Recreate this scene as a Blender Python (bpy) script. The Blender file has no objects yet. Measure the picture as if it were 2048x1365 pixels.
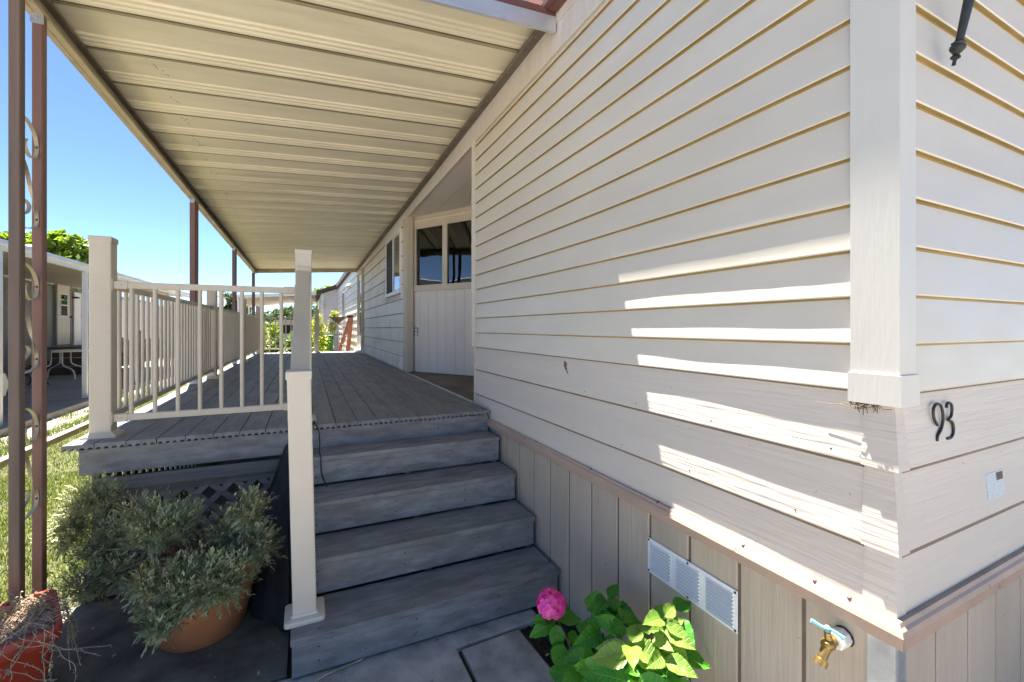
import bpy, bmesh, math, random
import numpy as np
from mathutils import Vector, Matrix, noise

random.seed(7)
R = math.radians
scene = bpy.context.scene
COL = scene.collection

# ------------------------------------------------------------------ camera, sky, sun, exposure
YAW = math.atan(410 / 885.0)
cam_d = bpy.data.cameras.new('camera')
cam = bpy.data.objects.new('camera', cam_d)
COL.objects.link(cam)
cam.location = (0, 0, 0)
cam.rotation_euler = (R(90), 0, -YAW)
cam_d.sensor_width = 36
cam_d.lens = 885 / 2048 * 36
cam_d.shift_y = -26.5 / 2048
cam_d.clip_start = 0.05
cam_d.clip_end = 3000
scene.camera = cam

SUN = Vector((-0.056, 0.357, 1.0)).normalized()
sun_el = math.asin(SUN.z)
sun_az = math.atan2(SUN.x, SUN.y)
world = bpy.data.worlds.new('World')
scene.world = world
world.use_nodes = True
wn = world.node_tree
bg = wn.nodes['Background']
sky = wn.nodes.new('ShaderNodeTexSky')
sky.sky_type = 'NISHITA'
sky.sun_disc = False
sky.sun_elevation = sun_el
sky.sun_rotation = sun_az
sky.air_density = 0.38
sky.dust_density = 0.15
sky.ozone_density = 1.0
tint = wn.nodes.new('ShaderNodeMix')
tint.data_type = 'RGBA'
tint.blend_type = 'MULTIPLY'
tint.inputs[0].default_value = 1.0
tint.inputs[7].default_value = (0.87, 1.0, 1.03, 1)
wn.links.new(sky.outputs[0], tint.inputs[6])
wn.links.new(tint.outputs[2], bg.inputs[0])
bg.inputs[1].default_value = 0.05
sun_d = bpy.data.lights.new('sun', 'SUN')
sun_d.energy = 4.5
sun_d.angle = R(0.5)
sun_d.color = (1.0, 0.93, 0.82)
sun = bpy.data.objects.new('sun', sun_d)
COL.objects.link(sun)
sun.rotation_euler = SUN.to_track_quat('Z', 'Y').to_euler()
scene.view_settings.view_transform = 'Standard'
scene.view_settings.look = 'None'
scene.view_settings.gamma = 1
scene.view_settings.use_curve_mapping = False
scene.view_settings.exposure = 2.9
scene.cycles.max_bounces = 10
scene.cycles.diffuse_bounces = 6
scene.cycles.transparent_max_bounces = 12

# ------------------------------------------------------------------ materials
def _mat(name):
    m = bpy.data.materials.new(name)
    m.use_nodes = True
    nt = m.node_tree
    return m, nt, nt.nodes, nt.links, nt.nodes['Principled BSDF']

def pmat(name, col, rough=0.6, var=0.15, vs=5.0, vst=(1, 1, 1), bump=0.0, bs=60.0, bst=(1, 1, 1), bdist=0.003,
         rnd=0.06, spot=None, spot_s=40.0, spot_t=0.70, stain=None, stain_s=1.6, stain_t=0.55, stain_w=0.15,
         stain_a=0.6, stain_st=(1, 1, 1), metal=0.0, spec=0.5, bdet=7):
    m, nt, N, L, P = _mat(name)
    P.inputs['Roughness'].default_value = rough
    P.inputs['Metallic'].default_value = metal
    P.inputs['Specular IOR Level'].default_value = spec
    geo = N.new('ShaderNodeNewGeometry')
    oi = N.new('ShaderNodeObjectInfo')
    def noise_tex(scale, st, detail=6, rough_=0.6, offs=False):
        mp = N.new('ShaderNodeMapping')
        mp.inputs['Scale'].default_value = st
        L.new(geo.outputs['Position'], mp.inputs['Vector'])
        t = N.new('ShaderNodeTexNoise')
        t.inputs['Scale'].default_value = scale
        t.inputs['Detail'].default_value = detail
        t.inputs['Roughness'].default_value = rough_
        L.new(mp.outputs[0], t.inputs['Vector'])
        return t.outputs['Fac']
    def rng(sock, a, b, c, d):
        r = N.new('ShaderNodeMapRange')
        r.inputs[1].default_value, r.inputs[2].default_value = a, b
        r.inputs[3].default_value, r.inputs[4].default_value = c, d
        L.new(sock, r.inputs[0])
        return r.outputs[0]
    def math_(op, a, b):
        n = N.new('ShaderNodeMath'); n.operation = op
        for i, v in enumerate((a, b)):
            if isinstance(v, (int, float)): n.inputs[i].default_value = v
            else: L.new(v, n.inputs[i])
        return n.outputs[0]
    v1 = rng(noise_tex(vs, vst), 0.33, 0.67, 1 - var, 1 + var)
    v2 = rng(oi.outputs['Random'], 0, 1, 1 - rnd, 1 + rnd)
    k = math_('MULTIPLY', v1, v2)
    cn = N.new('ShaderNodeMix'); cn.data_type = 'RGBA'; cn.blend_type = 'MULTIPLY'
    cn.inputs[0].default_value = 1
    cn.inputs[6].default_value = (*col, 1)
    comb = N.new('ShaderNodeCombineColor')
    for i in range(3): L.new(k, comb.inputs[i])
    L.new(comb.outputs[0], cn.inputs[7])
    out = cn.outputs[2]
    if stain:
        f = rng(noise_tex(stain_s, stain_st, 8, 0.65), stain_t, stain_t + stain_w, 0, stain_a)
        mx = N.new('ShaderNodeMix'); mx.data_type = 'RGBA'
        L.new(f, mx.inputs[0]); L.new(out, mx.inputs[6]); mx.inputs[7].default_value = (*stain, 1)
        out = mx.outputs[2]
    if spot:
        f = rng(noise_tex(spot_s, (1, 1, 1), 3, 0.5), spot_t, spot_t + 0.03, 0, 0.85)
        mx = N.new('ShaderNodeMix'); mx.data_type = 'RGBA'
        L.new(f, mx.inputs[0]); L.new(out, mx.inputs[6]); mx.inputs[7].default_value = (*spot, 1)
        out = mx.outputs[2]
    L.new(out, P.inputs['Base Color'])
    if bump:
        b = N.new('ShaderNodeBump')
        b.inputs['Strength'].default_value = bump
        b.inputs['Distance'].default_value = bdist
        L.new(noise_tex(bs, bst, bdet, 0.6), b.inputs['Height'])
        L.new(b.outputs[0], P.inputs['Normal'])
    rr = rng(noise_tex(vs * 2.3, vst), 0.3, 0.7, max(0.02, rough - 0.08), min(1, rough + 0.08))
    L.new(rr, P.inputs['Roughness'])
    return m

def leafmat(name, col, col2, trans=0.45, rough=0.45, vs=9.0, veins=False):
    m, nt, N, L, P = _mat(name)
    geo = N.new('ShaderNodeNewGeometry'); oi = N.new('ShaderNodeObjectInfo')
    t = N.new('ShaderNodeTexNoise'); t.inputs['Scale'].default_value = vs; t.inputs['Detail'].default_value = 3
    L.new(geo.outputs['Position'], t.inputs['Vector'])
    add = N.new('ShaderNodeMath'); add.operation = 'ADD'
    L.new(t.outputs['Fac'], add.inputs[0])
    mr = N.new('ShaderNodeMapRange'); mr.inputs[3].default_value = -0.3; mr.inputs[4].default_value = 0.3
    L.new(oi.outputs['Random'], mr.inputs[0]); L.new(mr.outputs[0], add.inputs[1])
    cr = N.new('ShaderNodeValToRGB')
    cr.color_ramp.elements[0].position = 0.3; cr.color_ramp.elements[0].color = (*col, 1)
    cr.color_ramp.elements[1].position = 0.7; cr.color_ramp.elements[1].color = (*col2, 1)
    L.new(add.outputs[0], cr.inputs[0])
    src = cr.outputs[0]
    if veins:
        tc = N.new('ShaderNodeTexCoord'); sx = N.new('ShaderNodeSeparateXYZ'); L.new(tc.outputs['Object'], sx.inputs[0])
        ab = N.new('ShaderNodeMath'); ab.operation = 'ABSOLUTE'; L.new(sx.outputs['X'], ab.inputs[0])
        d = N.new('ShaderNodeMath'); d.operation = 'MULTIPLY_ADD'; L.new(ab.outputs[0], d.inputs[0]); d.inputs[1].default_value = -0.75
        L.new(sx.outputs['Y'], d.inputs[2])
        s = N.new('ShaderNodeMath'); s.operation = 'MULTIPLY'; L.new(d.outputs[0], s.inputs[0]); s.inputs[1].default_value = 44.0
        w = N.new('ShaderNodeMath'); w.operation = 'SINE'; L.new(s.outputs[0], w.inputs[0])
        p = N.new('ShaderNodeMapRange'); p.inputs[1].default_value = 0.72; p.inputs[2].default_value = 1.0; L.new(w.outputs[0], p.inputs[0])
        mid = N.new('ShaderNodeMapRange'); mid.inputs[1].default_value = 0.02; mid.inputs[2].default_value = 0.006; L.new(ab.outputs[0], mid.inputs[0])
        mxm = N.new('ShaderNodeMath'); mxm.operation = 'MAXIMUM'; L.new(p.outputs[0], mxm.inputs[0]); L.new(mid.outputs[0], mxm.inputs[1])
        sc = N.new('ShaderNodeMath'); sc.operation = 'MULTIPLY'; L.new(mxm.outputs[0], sc.inputs[0]); sc.inputs[1].default_value = 0.4
        mx = N.new('ShaderNodeMix'); mx.data_type = 'RGBA'; L.new(sc.outputs[0], mx.inputs[0]); L.new(src, mx.inputs[6])
        mx.inputs[7].default_value = (min(1, col2[0] * 1.9), min(1, col2[1] * 1.5), col2[2] * 1.8, 1)
        src = mx.outputs[2]
        b = N.new('ShaderNodeBump'); b.inputs['Strength'].default_value = 0.6; b.inputs['Distance'].default_value = 0.004; b.invert = True
        L.new(mxm.outputs[0], b.inputs['Height']); L.new(b.outputs[0], P.inputs['Normal'])
    L.new(src, P.inputs['Base Color'])
    P.inputs['Roughness'].default_value = rough
    tr = N.new('ShaderNodeBsdfTranslucent')
    br = N.new('ShaderNodeMix'); br.data_type = 'RGBA'; br.blend_type = 'MULTIPLY'; br.inputs[0].default_value = 1
    L.new(src, br.inputs[6]); br.inputs[7].default_value = (1.6, 1.5, 0.7, 1)
    L.new(br.outputs[2], tr.inputs[0])
    mix = N.new('ShaderNodeMixShader'); mix.inputs[0].default_value = trans
    L.new(P.outputs[0], mix.inputs[1]); L.new(tr.outputs[0], mix.inputs[2])
    L.new(mix.outputs[0], N['Material Output'].inputs[0])
    return m

def glassmat(name, tint=(0.25, 0.27, 0.28), ior=1.9):
    m, nt, N, L, P = _mat(name)
    N.remove(P)
    g = N.new('ShaderNodeBsdfGlossy'); g.inputs['Roughness'].default_value = 0.01; g.inputs[0].default_value = (0.9, 0.92, 0.95, 1)
    t = N.new('ShaderNodeBsdfTransparent'); t.inputs[0].default_value = (*tint, 1)
    geo = N.new('ShaderNodeNewGeometry')
    no = N.new('ShaderNodeTexNoise'); no.inputs['Scale'].default_value = 2.2; no.inputs['Detail'].default_value = 1
    L.new(geo.outputs['Position'], no.inputs['Vector'])
    b = N.new('ShaderNodeBump'); b.inputs['Strength'].default_value = 0.06; b.inputs['Distance'].default_value = 0.05
    L.new(no.outputs['Fac'], b.inputs['Height']); L.new(b.outputs[0], g.inputs['Normal'])
    f = N.new('ShaderNodeFresnel'); f.inputs[0].default_value = ior
    mx = N.new('ShaderNodeMixShader')
    L.new(f.outputs[0], mx.inputs[0]); L.new(t.outputs[0], mx.inputs[1]); L.new(g.outputs[0], mx.inputs[2])
    L.new(mx.outputs[0], N['Material Output'].inputs[0])
    return m

M = {}
M['vinyl'] = pmat('cream vinyl siding', (0.585, 0.54, 0.46), 0.42, 0.05, 1.2, (1, 1, 3), 0.12, 90, (1, 0.06, 1), 0.002, 0.025,
                  spot=(0.10, 0.08, 0.06), spot_s=55, spot_t=0.80, stain=(0.52, 0.49, 0.40), stain_s=1.3, stain_t=0.57, stain_w=0.3, stain_a=0.25)
M['vinyl_trim'] = pmat('white vinyl corner trim', (0.55, 0.535, 0.49), 0.45, 0.04, 2, (1, 1, 1), 0.25, 120, (1, 1, 0.1), 0.002, 0.01)
M['vinyl_lap_shade'] = pmat('tan vinyl lap line with painted shade', (0.34, 0.25, 0.10), 0.5, 0.15, 4)  # bounce tint and lap shadow put into the colour
M['board_lap_shade'] = pmat('board lap line with painted shade', (0.20, 0.155, 0.12), 0.7, 0.2, 6)  # crevice shade at each lap put into the colour, top strip and underside
M['pan_edge_shade'] = pmat('awning pan edge with painted shade', (0.40, 0.34, 0.225), 0.55, 0.2, 4, (0.35, 2, 1))  # shade just past each seam painted as a darker strip
M['pan_seam_shade'] = pmat('awning seam with painted shade', (0.12, 0.095, 0.055), 0.6, 0.35, 9)  # dark occlusion line at each seam put into the colour
M['hardboard'] = pmat('pinkish hardboard siding', (0.56, 0.505, 0.445), 0.6, 0.05, 2.0, (1, 0.3, 3), 0.55, 24, (1.5, 0.13, 2.6), 0.0055, 0.03, bdet=2.2,
                      spot=(0.09, 0.07, 0.055), spot_s=52, spot_t=0.745, stain=(0.40, 0.35, 0.31), stain_s=2.1, stain_t=0.60, stain_w=0.25, stain_a=0.35)
M['hardboard_x'] = pmat('pinkish hardboard siding of the end wall', (0.56, 0.505, 0.445), 0.6, 0.05, 2.0, (0.3, 1, 3), 0.6, 24, (0.13, 1.5, 2.6), 0.0055, 0.03, bdet=2.2,
                      spot=(0.09, 0.07, 0.055), spot_s=52, spot_t=0.745, stain=(0.40, 0.35, 0.31), stain_s=2.1, stain_t=0.60, stain_w=0.25, stain_a=0.35)
M['far_siding'] = pmat('weathered beige lap siding', (0.74, 0.70, 0.63), 0.6, 0.08, 2.0, (1, 0.4, 2), 0.3, 22, (1.5, 0.16, 2.6), 0.005, 0.04,
                       stain=(0.24, 0.23, 0.21), stain_s=2.6, stain_t=0.55, stain_w=0.2, stain_a=0.55, stain_st=(1, 1, 0.6))
M['soffit'] = pmat('dull tan carport underside', (0.30, 0.27, 0.215), 0.6, 0.1, 3)
M['recess'] = pmat('beige grooved entry panel', (0.72, 0.65, 0.58), 0.6, 0.05, 3, (1, 1, 0.5), 0.2, 60, (1, 1, 0.1), 0.003, 0.03,
                   stain=(0.40, 0.35, 0.29), stain_s=3, stain_t=0.62, stain_w=0.2, stain_a=0.3)
M['trim'] = pmat('beige painted trim', (0.56, 0.49, 0.385), 0.55, 0.06, 4, (1, 1, 1), 0.15, 60, (1, 1, 0.2), 0.003, 0.03)
M['frieze'] = pmat('pale rough sawn frieze', (0.60, 0.55, 0.50), 0.6, 0.07, 6, (1, 3, 0.5), 0.5, 45, (1, 3, 0.2), 0.004, 0.03)
M['skirting'] = pmat('taupe wood grain skirting', (0.41, 0.345, 0.275), 0.65, 0.08, 3, (2, 2, 0.4), 0.6, 20, (2.6, 2.6, 0.14), 0.007, 0.04,
                     spot=(0.06, 0.05, 0.04), spot_s=42, spot_t=0.735, stain=(0.20, 0.16, 0.12), stain_s=2.4, stain_t=0.58, stain_w=0.25, stain_a=0.45, stain_st=(1, 1, 0.6))
M['groove'] = pmat('dirty groove backing', (0.13, 0.10, 0.075), 0.8, 0.2, 8)
M['moulding'] = pmat('dusty pink metal moulding', (0.385, 0.275, 0.215), 0.5, 0.12, 5, (1, 0.4, 1), 0.2, 40, (1, 1, 1), 0.003, 0.0,
                     spot=(0.12, 0.08, 0.06), spot_s=30, spot_t=0.70, stain=(0.33, 0.22, 0.17), stain_s=4, stain_t=0.57, stain_w=0.2, stain_a=0.5)
M['galv'] = pmat('galvanised metal strip', (0.42, 0.45, 0.48), 0.42, 0.12, 6, (1, 1, 1), 0.1, 30, metal=0.6, stain=(0.22, 0.22, 0.22), stain_s=5, stain_t=0.55)
M['rail'] = pmat('tan powder coated railing', (0.595, 0.52, 0.405), 0.42, 0.06, 3, (1, 1, 1), 0.08, 60, (1, 1, 1), 0.002, 0.03,
                 spot=(0.10, 0.08, 0.06), spot_s=60, spot_t=0.81, stain=(0.36, 0.31, 0.25), stain_s=5, stain_t=0.62, stain_w=0.2, stain_a=0.4)
M['newel'] = pmat('pinkish cream vinyl post sleeve', (0.625, 0.55, 0.445), 0.42, 0.04, 3, (1, 1, 1), 0.06, 60, (1, 1, 1), 0.002, 0.02,
                  spot=(0.10, 0.08, 0.06), spot_s=50, spot_t=0.83, stain=(0.45, 0.39, 0.33), stain_s=7, stain_t=0.60, stain_w=0.2, stain_a=0.35)
M['deck'] = pmat('grey composite deck board', (0.19, 0.192, 0.195), 0.62, 0.24, 16, (1, 0.22, 1), 0.8, 70, (1, 0.12, 1), 0.004, 0.12,
                 spot=(0.05, 0.05, 0.05), spot_s=38, spot_t=0.735, stain=(0.095, 0.09, 0.085), stain_s=2.6, stain_t=0.55, stain_w=0.2, stain_a=0.6)
M['step'] = pmat('grey composite step board', (0.205, 0.206, 0.208), 0.62, 0.28, 22, (0.28, 1, 1), 1.0, 110, (0.4, 1, 1), 0.004, 0.10,
                 spot=(0.045, 0.045, 0.045), spot_s=40, spot_t=0.715, stain=(0.115, 0.11, 0.10), stain_s=8.0, stain_t=0.50, stain_w=0.16, stain_a=0.6, stain_st=(0.3, 1, 1))
M['oldwood'] = pmat('weathered grey lumber', (0.19, 0.175, 0.165), 0.8, 0.3, 6, (0.15, 1, 4), 0.8, 16, (0.15, 1, 4), 0.006, 0.12)
M['pan'] = pmat('cream aluminium awning pan', (0.80, 0.735, 0.565), 0.45, 0.08, 2.5, (0.35, 2, 1), 0.05, 40, (0.1, 1, 1), 0.002, 0.03,
                spot=(0.16, 0.12, 0.07), spot_s=13, spot_t=0.775, stain=(0.33, 0.28, 0.185), stain_s=1.5, stain_t=0.54, stain_w=0.25, stain_a=0.5, stain_st=(0.35, 2.5, 1))
M['beam'] = pmat('dirty tan awning beam', (0.40, 0.335, 0.215), 0.5, 0.15, 4, (1, 0.3, 1), 0.1, 30, stain=(0.16, 0.13, 0.075), stain_s=5, stain_t=0.55, stain_w=0.2, stain_a=0.6)
M['ledger'] = pmat('grimy awning ledger', (0.14, 0.12, 0.09), 0.6, 0.2, 6)
M['aluminium'] = pmat('bare aluminium fascia', (0.62, 0.63, 0.66), 0.35, 0.10, 5, (0.4, 1, 1), 0.05, 30, metal=0.5, stain=(0.42, 0.38, 0.33), stain_s=6, stain_t=0.6)
M['brown'] = pmat('brown painted gutter', (0.15, 0.065, 0.055), 0.5, 0.15, 4)
M['brownpost'] = pmat('faded brown metal post', (0.20, 0.105, 0.075), 0.5, 0.13, 4, (1, 1, 0.2), 0.12, 60, (1, 1, 0.1), 0.002, 0.05,
                      spot=(0.55, 0.5, 0.45), spot_s=36, spot_t=0.80, stain=(0.16, 0.10, 0.085), stain_s=3, stain_t=0.55)
M['brownpost2'] = pmat('weathered brown post', (0.155, 0.108, 0.082), 0.65, 0.2, 5, (6, 6, 0.3), 0.4, 30, (3, 3, 0.1), 0.003, 0.05,
                      spot=(0.5, 0.45, 0.4), spot_s=36, spot_t=0.80)
M['scroll'] = pmat('tarnished cream iron strip', (0.36, 0.31, 0.21), 0.4, 0.25, 12, (1, 1, 1), 0.1, 60, stain=(0.25, 0.23, 0.2), stain_s=9, stain_t=0.55)
M['black'] = pmat('black iron', (0.018, 0.02, 0.02), 0.45, 0.2, 20, (1, 1, 1), 0.3, 90)
M['rubber'] = pmat('black rubber', (0.02, 0.02, 0.022), 0.7, 0.15, 20)
M['fabric'] = pmat('black weed fabric', (0.016, 0.017, 0.019), 0.8, 0.3, 9, (1, 1, 1), 0.6, 160, (1, 1, 1), 0.004, 0)
M['terracotta'] = pmat('terracotta', (0.44, 0.15, 0.055), 0.7, 0.16, 6, (1, 1, 1), 0.3, 50, (1, 1, 1), 0.003, 0,
                       stain=(0.20, 0.085, 0.045), stain_s=5, stain_t=0.52, stain_w=0.2, stain_a=0.5)
M['redpot'] = pmat('red plastic planter', (0.34, 0.042, 0.02), 0.42, 0.12, 4, (1, 1, 1), 0.05, 60, stain=(0.30, 0.12, 0.09), stain_s=6, stain_t=0.6, stain_w=0.2, stain_a=0.5)
M['soil'] = pmat('dark soil', (0.035, 0.027, 0.02), 0.95, 0.4, 25, (1, 1, 1), 1.0, 60, (1, 1, 1), 0.02)
M['patio'] = pmat('dark mossy concrete', (0.135, 0.125, 0.095), 0.8, 0.45, 5, (1, 1, 1), 0.6, 50, (1, 1, 1), 0.004, 0,
                  spot=(0.22, 0.22, 0.22), spot_s=30, spot_t=0.775, stain=(0.15, 0.155, 0.14), stain_s=2.2, stain_t=0.53, stain_w=0.2, stain_a=0.7, stain_st=(0.5, 1.3, 1))
M['slab'] = pmat('grey stained paving concrete', (0.36, 0.34, 0.31), 0.85, 0.3, 7, (1, 1, 1), 0.7, 90, (1, 1, 1), 0.004, 0.10,
                 spot=(0.05, 0.05, 0.05), spot_s=36, spot_t=0.735, stain=(0.16, 0.15, 0.13), stain_s=3.8, stain_t=0.50, stain_w=0.25, stain_a=0.7)
M['drive'] = pmat('smooth grey driveway concrete', (0.22, 0.22, 0.22), 0.8, 0.15, 1.5, (1, 1, 1), 0.3, 60)
M['bounce_street'] = pmat('pale concrete street', (0.22, 0.205, 0.185), 0.85, 0.12, 2, (1, 1, 1), 0.3, 60)
M['gravel'] = pmat('pale gravel', (0.36, 0.31, 0.26), 0.9, 0.3, 30, (1, 1, 1), 1.0, 60, (1, 1, 1), 0.02)
M['lawn'] = pmat('lawn thatch', (0.07, 0.072, 0.025), 0.9, 0.4, 8, (1, 1, 1), 1.0, 60, (1, 1, 1), 0.02)
M['earth'] = pmat('dry earth', (0.20, 0.165, 0.12), 0.95, 0.3, 6, (1, 1, 1), 0.8, 30, (1, 1, 1), 0.02)
M['grass'] = leafmat('grass blades', (0.045, 0.088, 0.012), (0.108, 0.145, 0.027), 0.35, 0.5, 6)
M['timber'] = pmat('bleached edging timber', (0.36, 0.29, 0.22), 0.85, 0.2, 6, (4, 0.3, 1), 0.6, 30, (4, 0.2, 1))
M['lavender'] = leafmat('grey green lavender leaves', (0.28, 0.31, 0.16), (0.64, 0.65, 0.42), 0.08, 0.7, 16)
M['lavender_dry'] = leafmat('dry brown lavender leaves', (0.14, 0.11, 0.065), (0.28, 0.225, 0.13), 0.15, 0.7, 16)
M['bark'] = pmat('brown bark', (0.16, 0.105, 0.075), 0.9, 0.3, 30, (1, 1, 0.3), 0.8, 60)
M['straw'] = pmat('dry straw stems', (0.46, 0.34, 0.25), 0.8, 0.35, 30, (1, 1, 1))
M['succulent'] = leafmat('pale succulent leaves', (0.12, 0.16, 0.09), (0.30, 0.29, 0.24), 0.2, 0.5, 20)
M['hyd'] = leafmat('hydrangea leaf', (0.042, 0.215, 0.018), (0.095, 0.33, 0.03), 0.35, 0.38, 8, True)
M['hyd_sunlit'] = leafmat('pale hydrangea leaf painted sunlit', (0.12, 0.235, 0.03), (0.20, 0.315, 0.055), 0.35, 0.42, 8, True)  # sunlit leaves: the yellow of the sun put into the leaf colour
M['petal'] = leafmat('pink hydrangea petal', (0.85, 0.07, 0.47), (0.95, 0.32, 0.42), 0.25, 0.6, 30)
M['petal_eye'] = pmat('pale flower eye', (0.75, 0.45, 0.55), 0.6)
M['stem'] = pmat('green brown stem', (0.22, 0.17, 0.08), 0.7, 0.2, 20)
M['tree'] = leafmat('sunny tree leaves', (0.05, 0.10, 0.012), (0.16, 0.25, 0.025), 0.4, 0.5, 1.2)
M['tree_dark'] = leafmat('dark tree leaves', (0.03, 0.065, 0.012), (0.09, 0.15, 0.025), 0.35, 0.5, 1.2)
M['bush'] = leafmat('yellow green shrub leaves', (0.06, 0.14, 0.012), (0.28, 0.33, 0.03), 0.42, 0.45, 2.5)
M['pink_leaf'] = leafmat('reddish shrub leaves', (0.30, 0.08, 0.05), (0.42, 0.2, 0.12), 0.3, 0.5, 5)
M['white'] = pmat('white paint', (0.78, 0.78, 0.77), 0.45, 0.05, 4, (1, 1, 1), 0.05, 40)
M['vent'] = pmat('white enamel vent', (0.66, 0.67, 0.68), 0.35, 0.04, 5, (1, 1, 1), 0.03, 40)
M['grey_wall'] = pmat('grey vertical siding', (0.20, 0.215, 0.215), 0.6, 0.08, 2, (1, 1, 0.4), 0.2, 40, (1, 1, 0.1))
M['stucco'] = pmat('pale lilac stucco', (0.62, 0.60, 0.63), 0.8, 0.05, 3, (1, 1, 1), 0.3, 60)
M['roofbrown'] = pmat('dark brown roof edge', (0.07, 0.055, 0.05), 0.7, 0.2, 6)
M['greypaint'] = pmat('grey porch paint', (0.24, 0.25, 0.25), 0.6, 0.1, 6)
M['brownwood'] = pmat('dark brown step boards', (0.10, 0.07, 0.05), 0.7, 0.2, 6)
M['door'] = pmat('cream door skin', (0.62, 0.58, 0.48), 0.5, 0.06, 4)
M['dark'] = pmat('dark room', (0.03, 0.03, 0.03), 0.8, 0.2, 3)
M['curtain'] = pmat('pale curtain', (0.42, 0.42, 0.40), 0.8, 0.2, 4, (8, 8, 0.2))
M['glass'] = glassmat('window glass')
M['fibre'] = pmat('orange brown fibreglass ladder rail', (0.33, 0.13, 0.075), 0.5, 0.1, 8, (1, 1, 0.2))
M['bin'] = pmat('green plastic bin', (0.03, 0.20, 0.025), 0.45, 0.05, 4)
M['brass'] = pmat('aged brass', (0.32, 0.21, 0.075), 0.42, 0.2, 40, (1, 1, 1), 0.1, 60, metal=0.9)
M['teal'] = pmat('teal painted handle', (0.13, 0.36, 0.37), 0.5, 0.08, 20)
M['plastic'] = pmat('white plastic', (0.74, 0.74, 0.72), 0.4, 0.03, 20)
M['carpaint'] = pmat('silver white car paint', (0.62, 0.63, 0.65), 0.25, 0.02, 3)
M['paper'] = pmat('faded paper label', (0.50, 0.55, 0.58), 0.7, 0.15, 60, (1, 1, 6))
M['mud'] = pmat('brown mud', (0.16, 0.105, 0.055), 0.9, 0.35, 60, (1, 1, 1), 0.6, 120)
M['lampglass'] = pmat('frosted lamp glass', (0.65, 0.64, 0.58), 0.3, 0.03, 10)
M['threshold'] = pmat('worn aluminium threshold strip', (0.42, 0.47, 0.52), 0.4, 0.2, 8, (1, 0.3, 1), metal=0.4)
M['entry_floor'] = pmat('stained entry floor', (0.17, 0.135, 0.10), 0.75, 0.35, 3, (1, 1, 1), 0.3, 30, stain=(0.07, 0.065, 0.06), stain_s=2, stain_t=0.5)

# ------------------------------------------------------------------ mesh helpers
W = {}

def place(o, parent, loc):
    COL.objects.link(o)
    loc = Vector(loc)
    if parent is not None:
        o.parent = parent
        o.location = loc - W[parent]
    else:
        o.location = loc
    W[o] = loc

def setp(o, label=None, cat=None, group=None, kind=None):
    if label: o['label'] = label
    if cat: o['category'] = cat
    if group: o['group'] = group
    if kind: o['kind'] = kind
    return o

def thing(name, label, cat, loc=(0, 0, 0), group=None):
    o = bpy.data.objects.new(name, None)
    o.empty_display_size = 0.1
    place(o, None, loc)
    return setp(o, label, cat, group)

def inst(name, me, parent, loc, rot=None, scale=None):
    o = bpy.data.objects.new(name, me)
    place(o, parent, loc)
    if rot is not None:
        if isinstance(rot, Matrix):
            o.rotation_euler = rot.to_euler()
        else:
            o.rotation_euler = rot
    if scale is not None:
        o.scale = scale if not isinstance(scale, (int, float)) else (scale,) * 3
    return o

_bx = {}
def bev_box(hx, hy, hz, b):
    key = (round(hx, 5), round(hy, 5), round(hz, 5), round(b, 5))
    if key in _bx: return _bx[key]
    bm = bmesh.new()
    bmesh.ops.create_cube(bm, size=2)
    for v in bm.verts: v.co = Vector((v.co.x * hx, v.co.y * hy, v.co.z * hz))
    if b > 0:
        bmesh.ops.bevel(bm, geom=list(bm.edges), offset=b, segments=2 if b > 0.004 else 1, profile=0.6, affect='EDGES')
    bm.verts.index_update()
    V = [tuple(v.co) for v in bm.verts]
    F = [tuple(v.index for v in f.verts) for f in bm.faces]
    bm.free()
    _bx[key] = (V, F)
    return V, F

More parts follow.
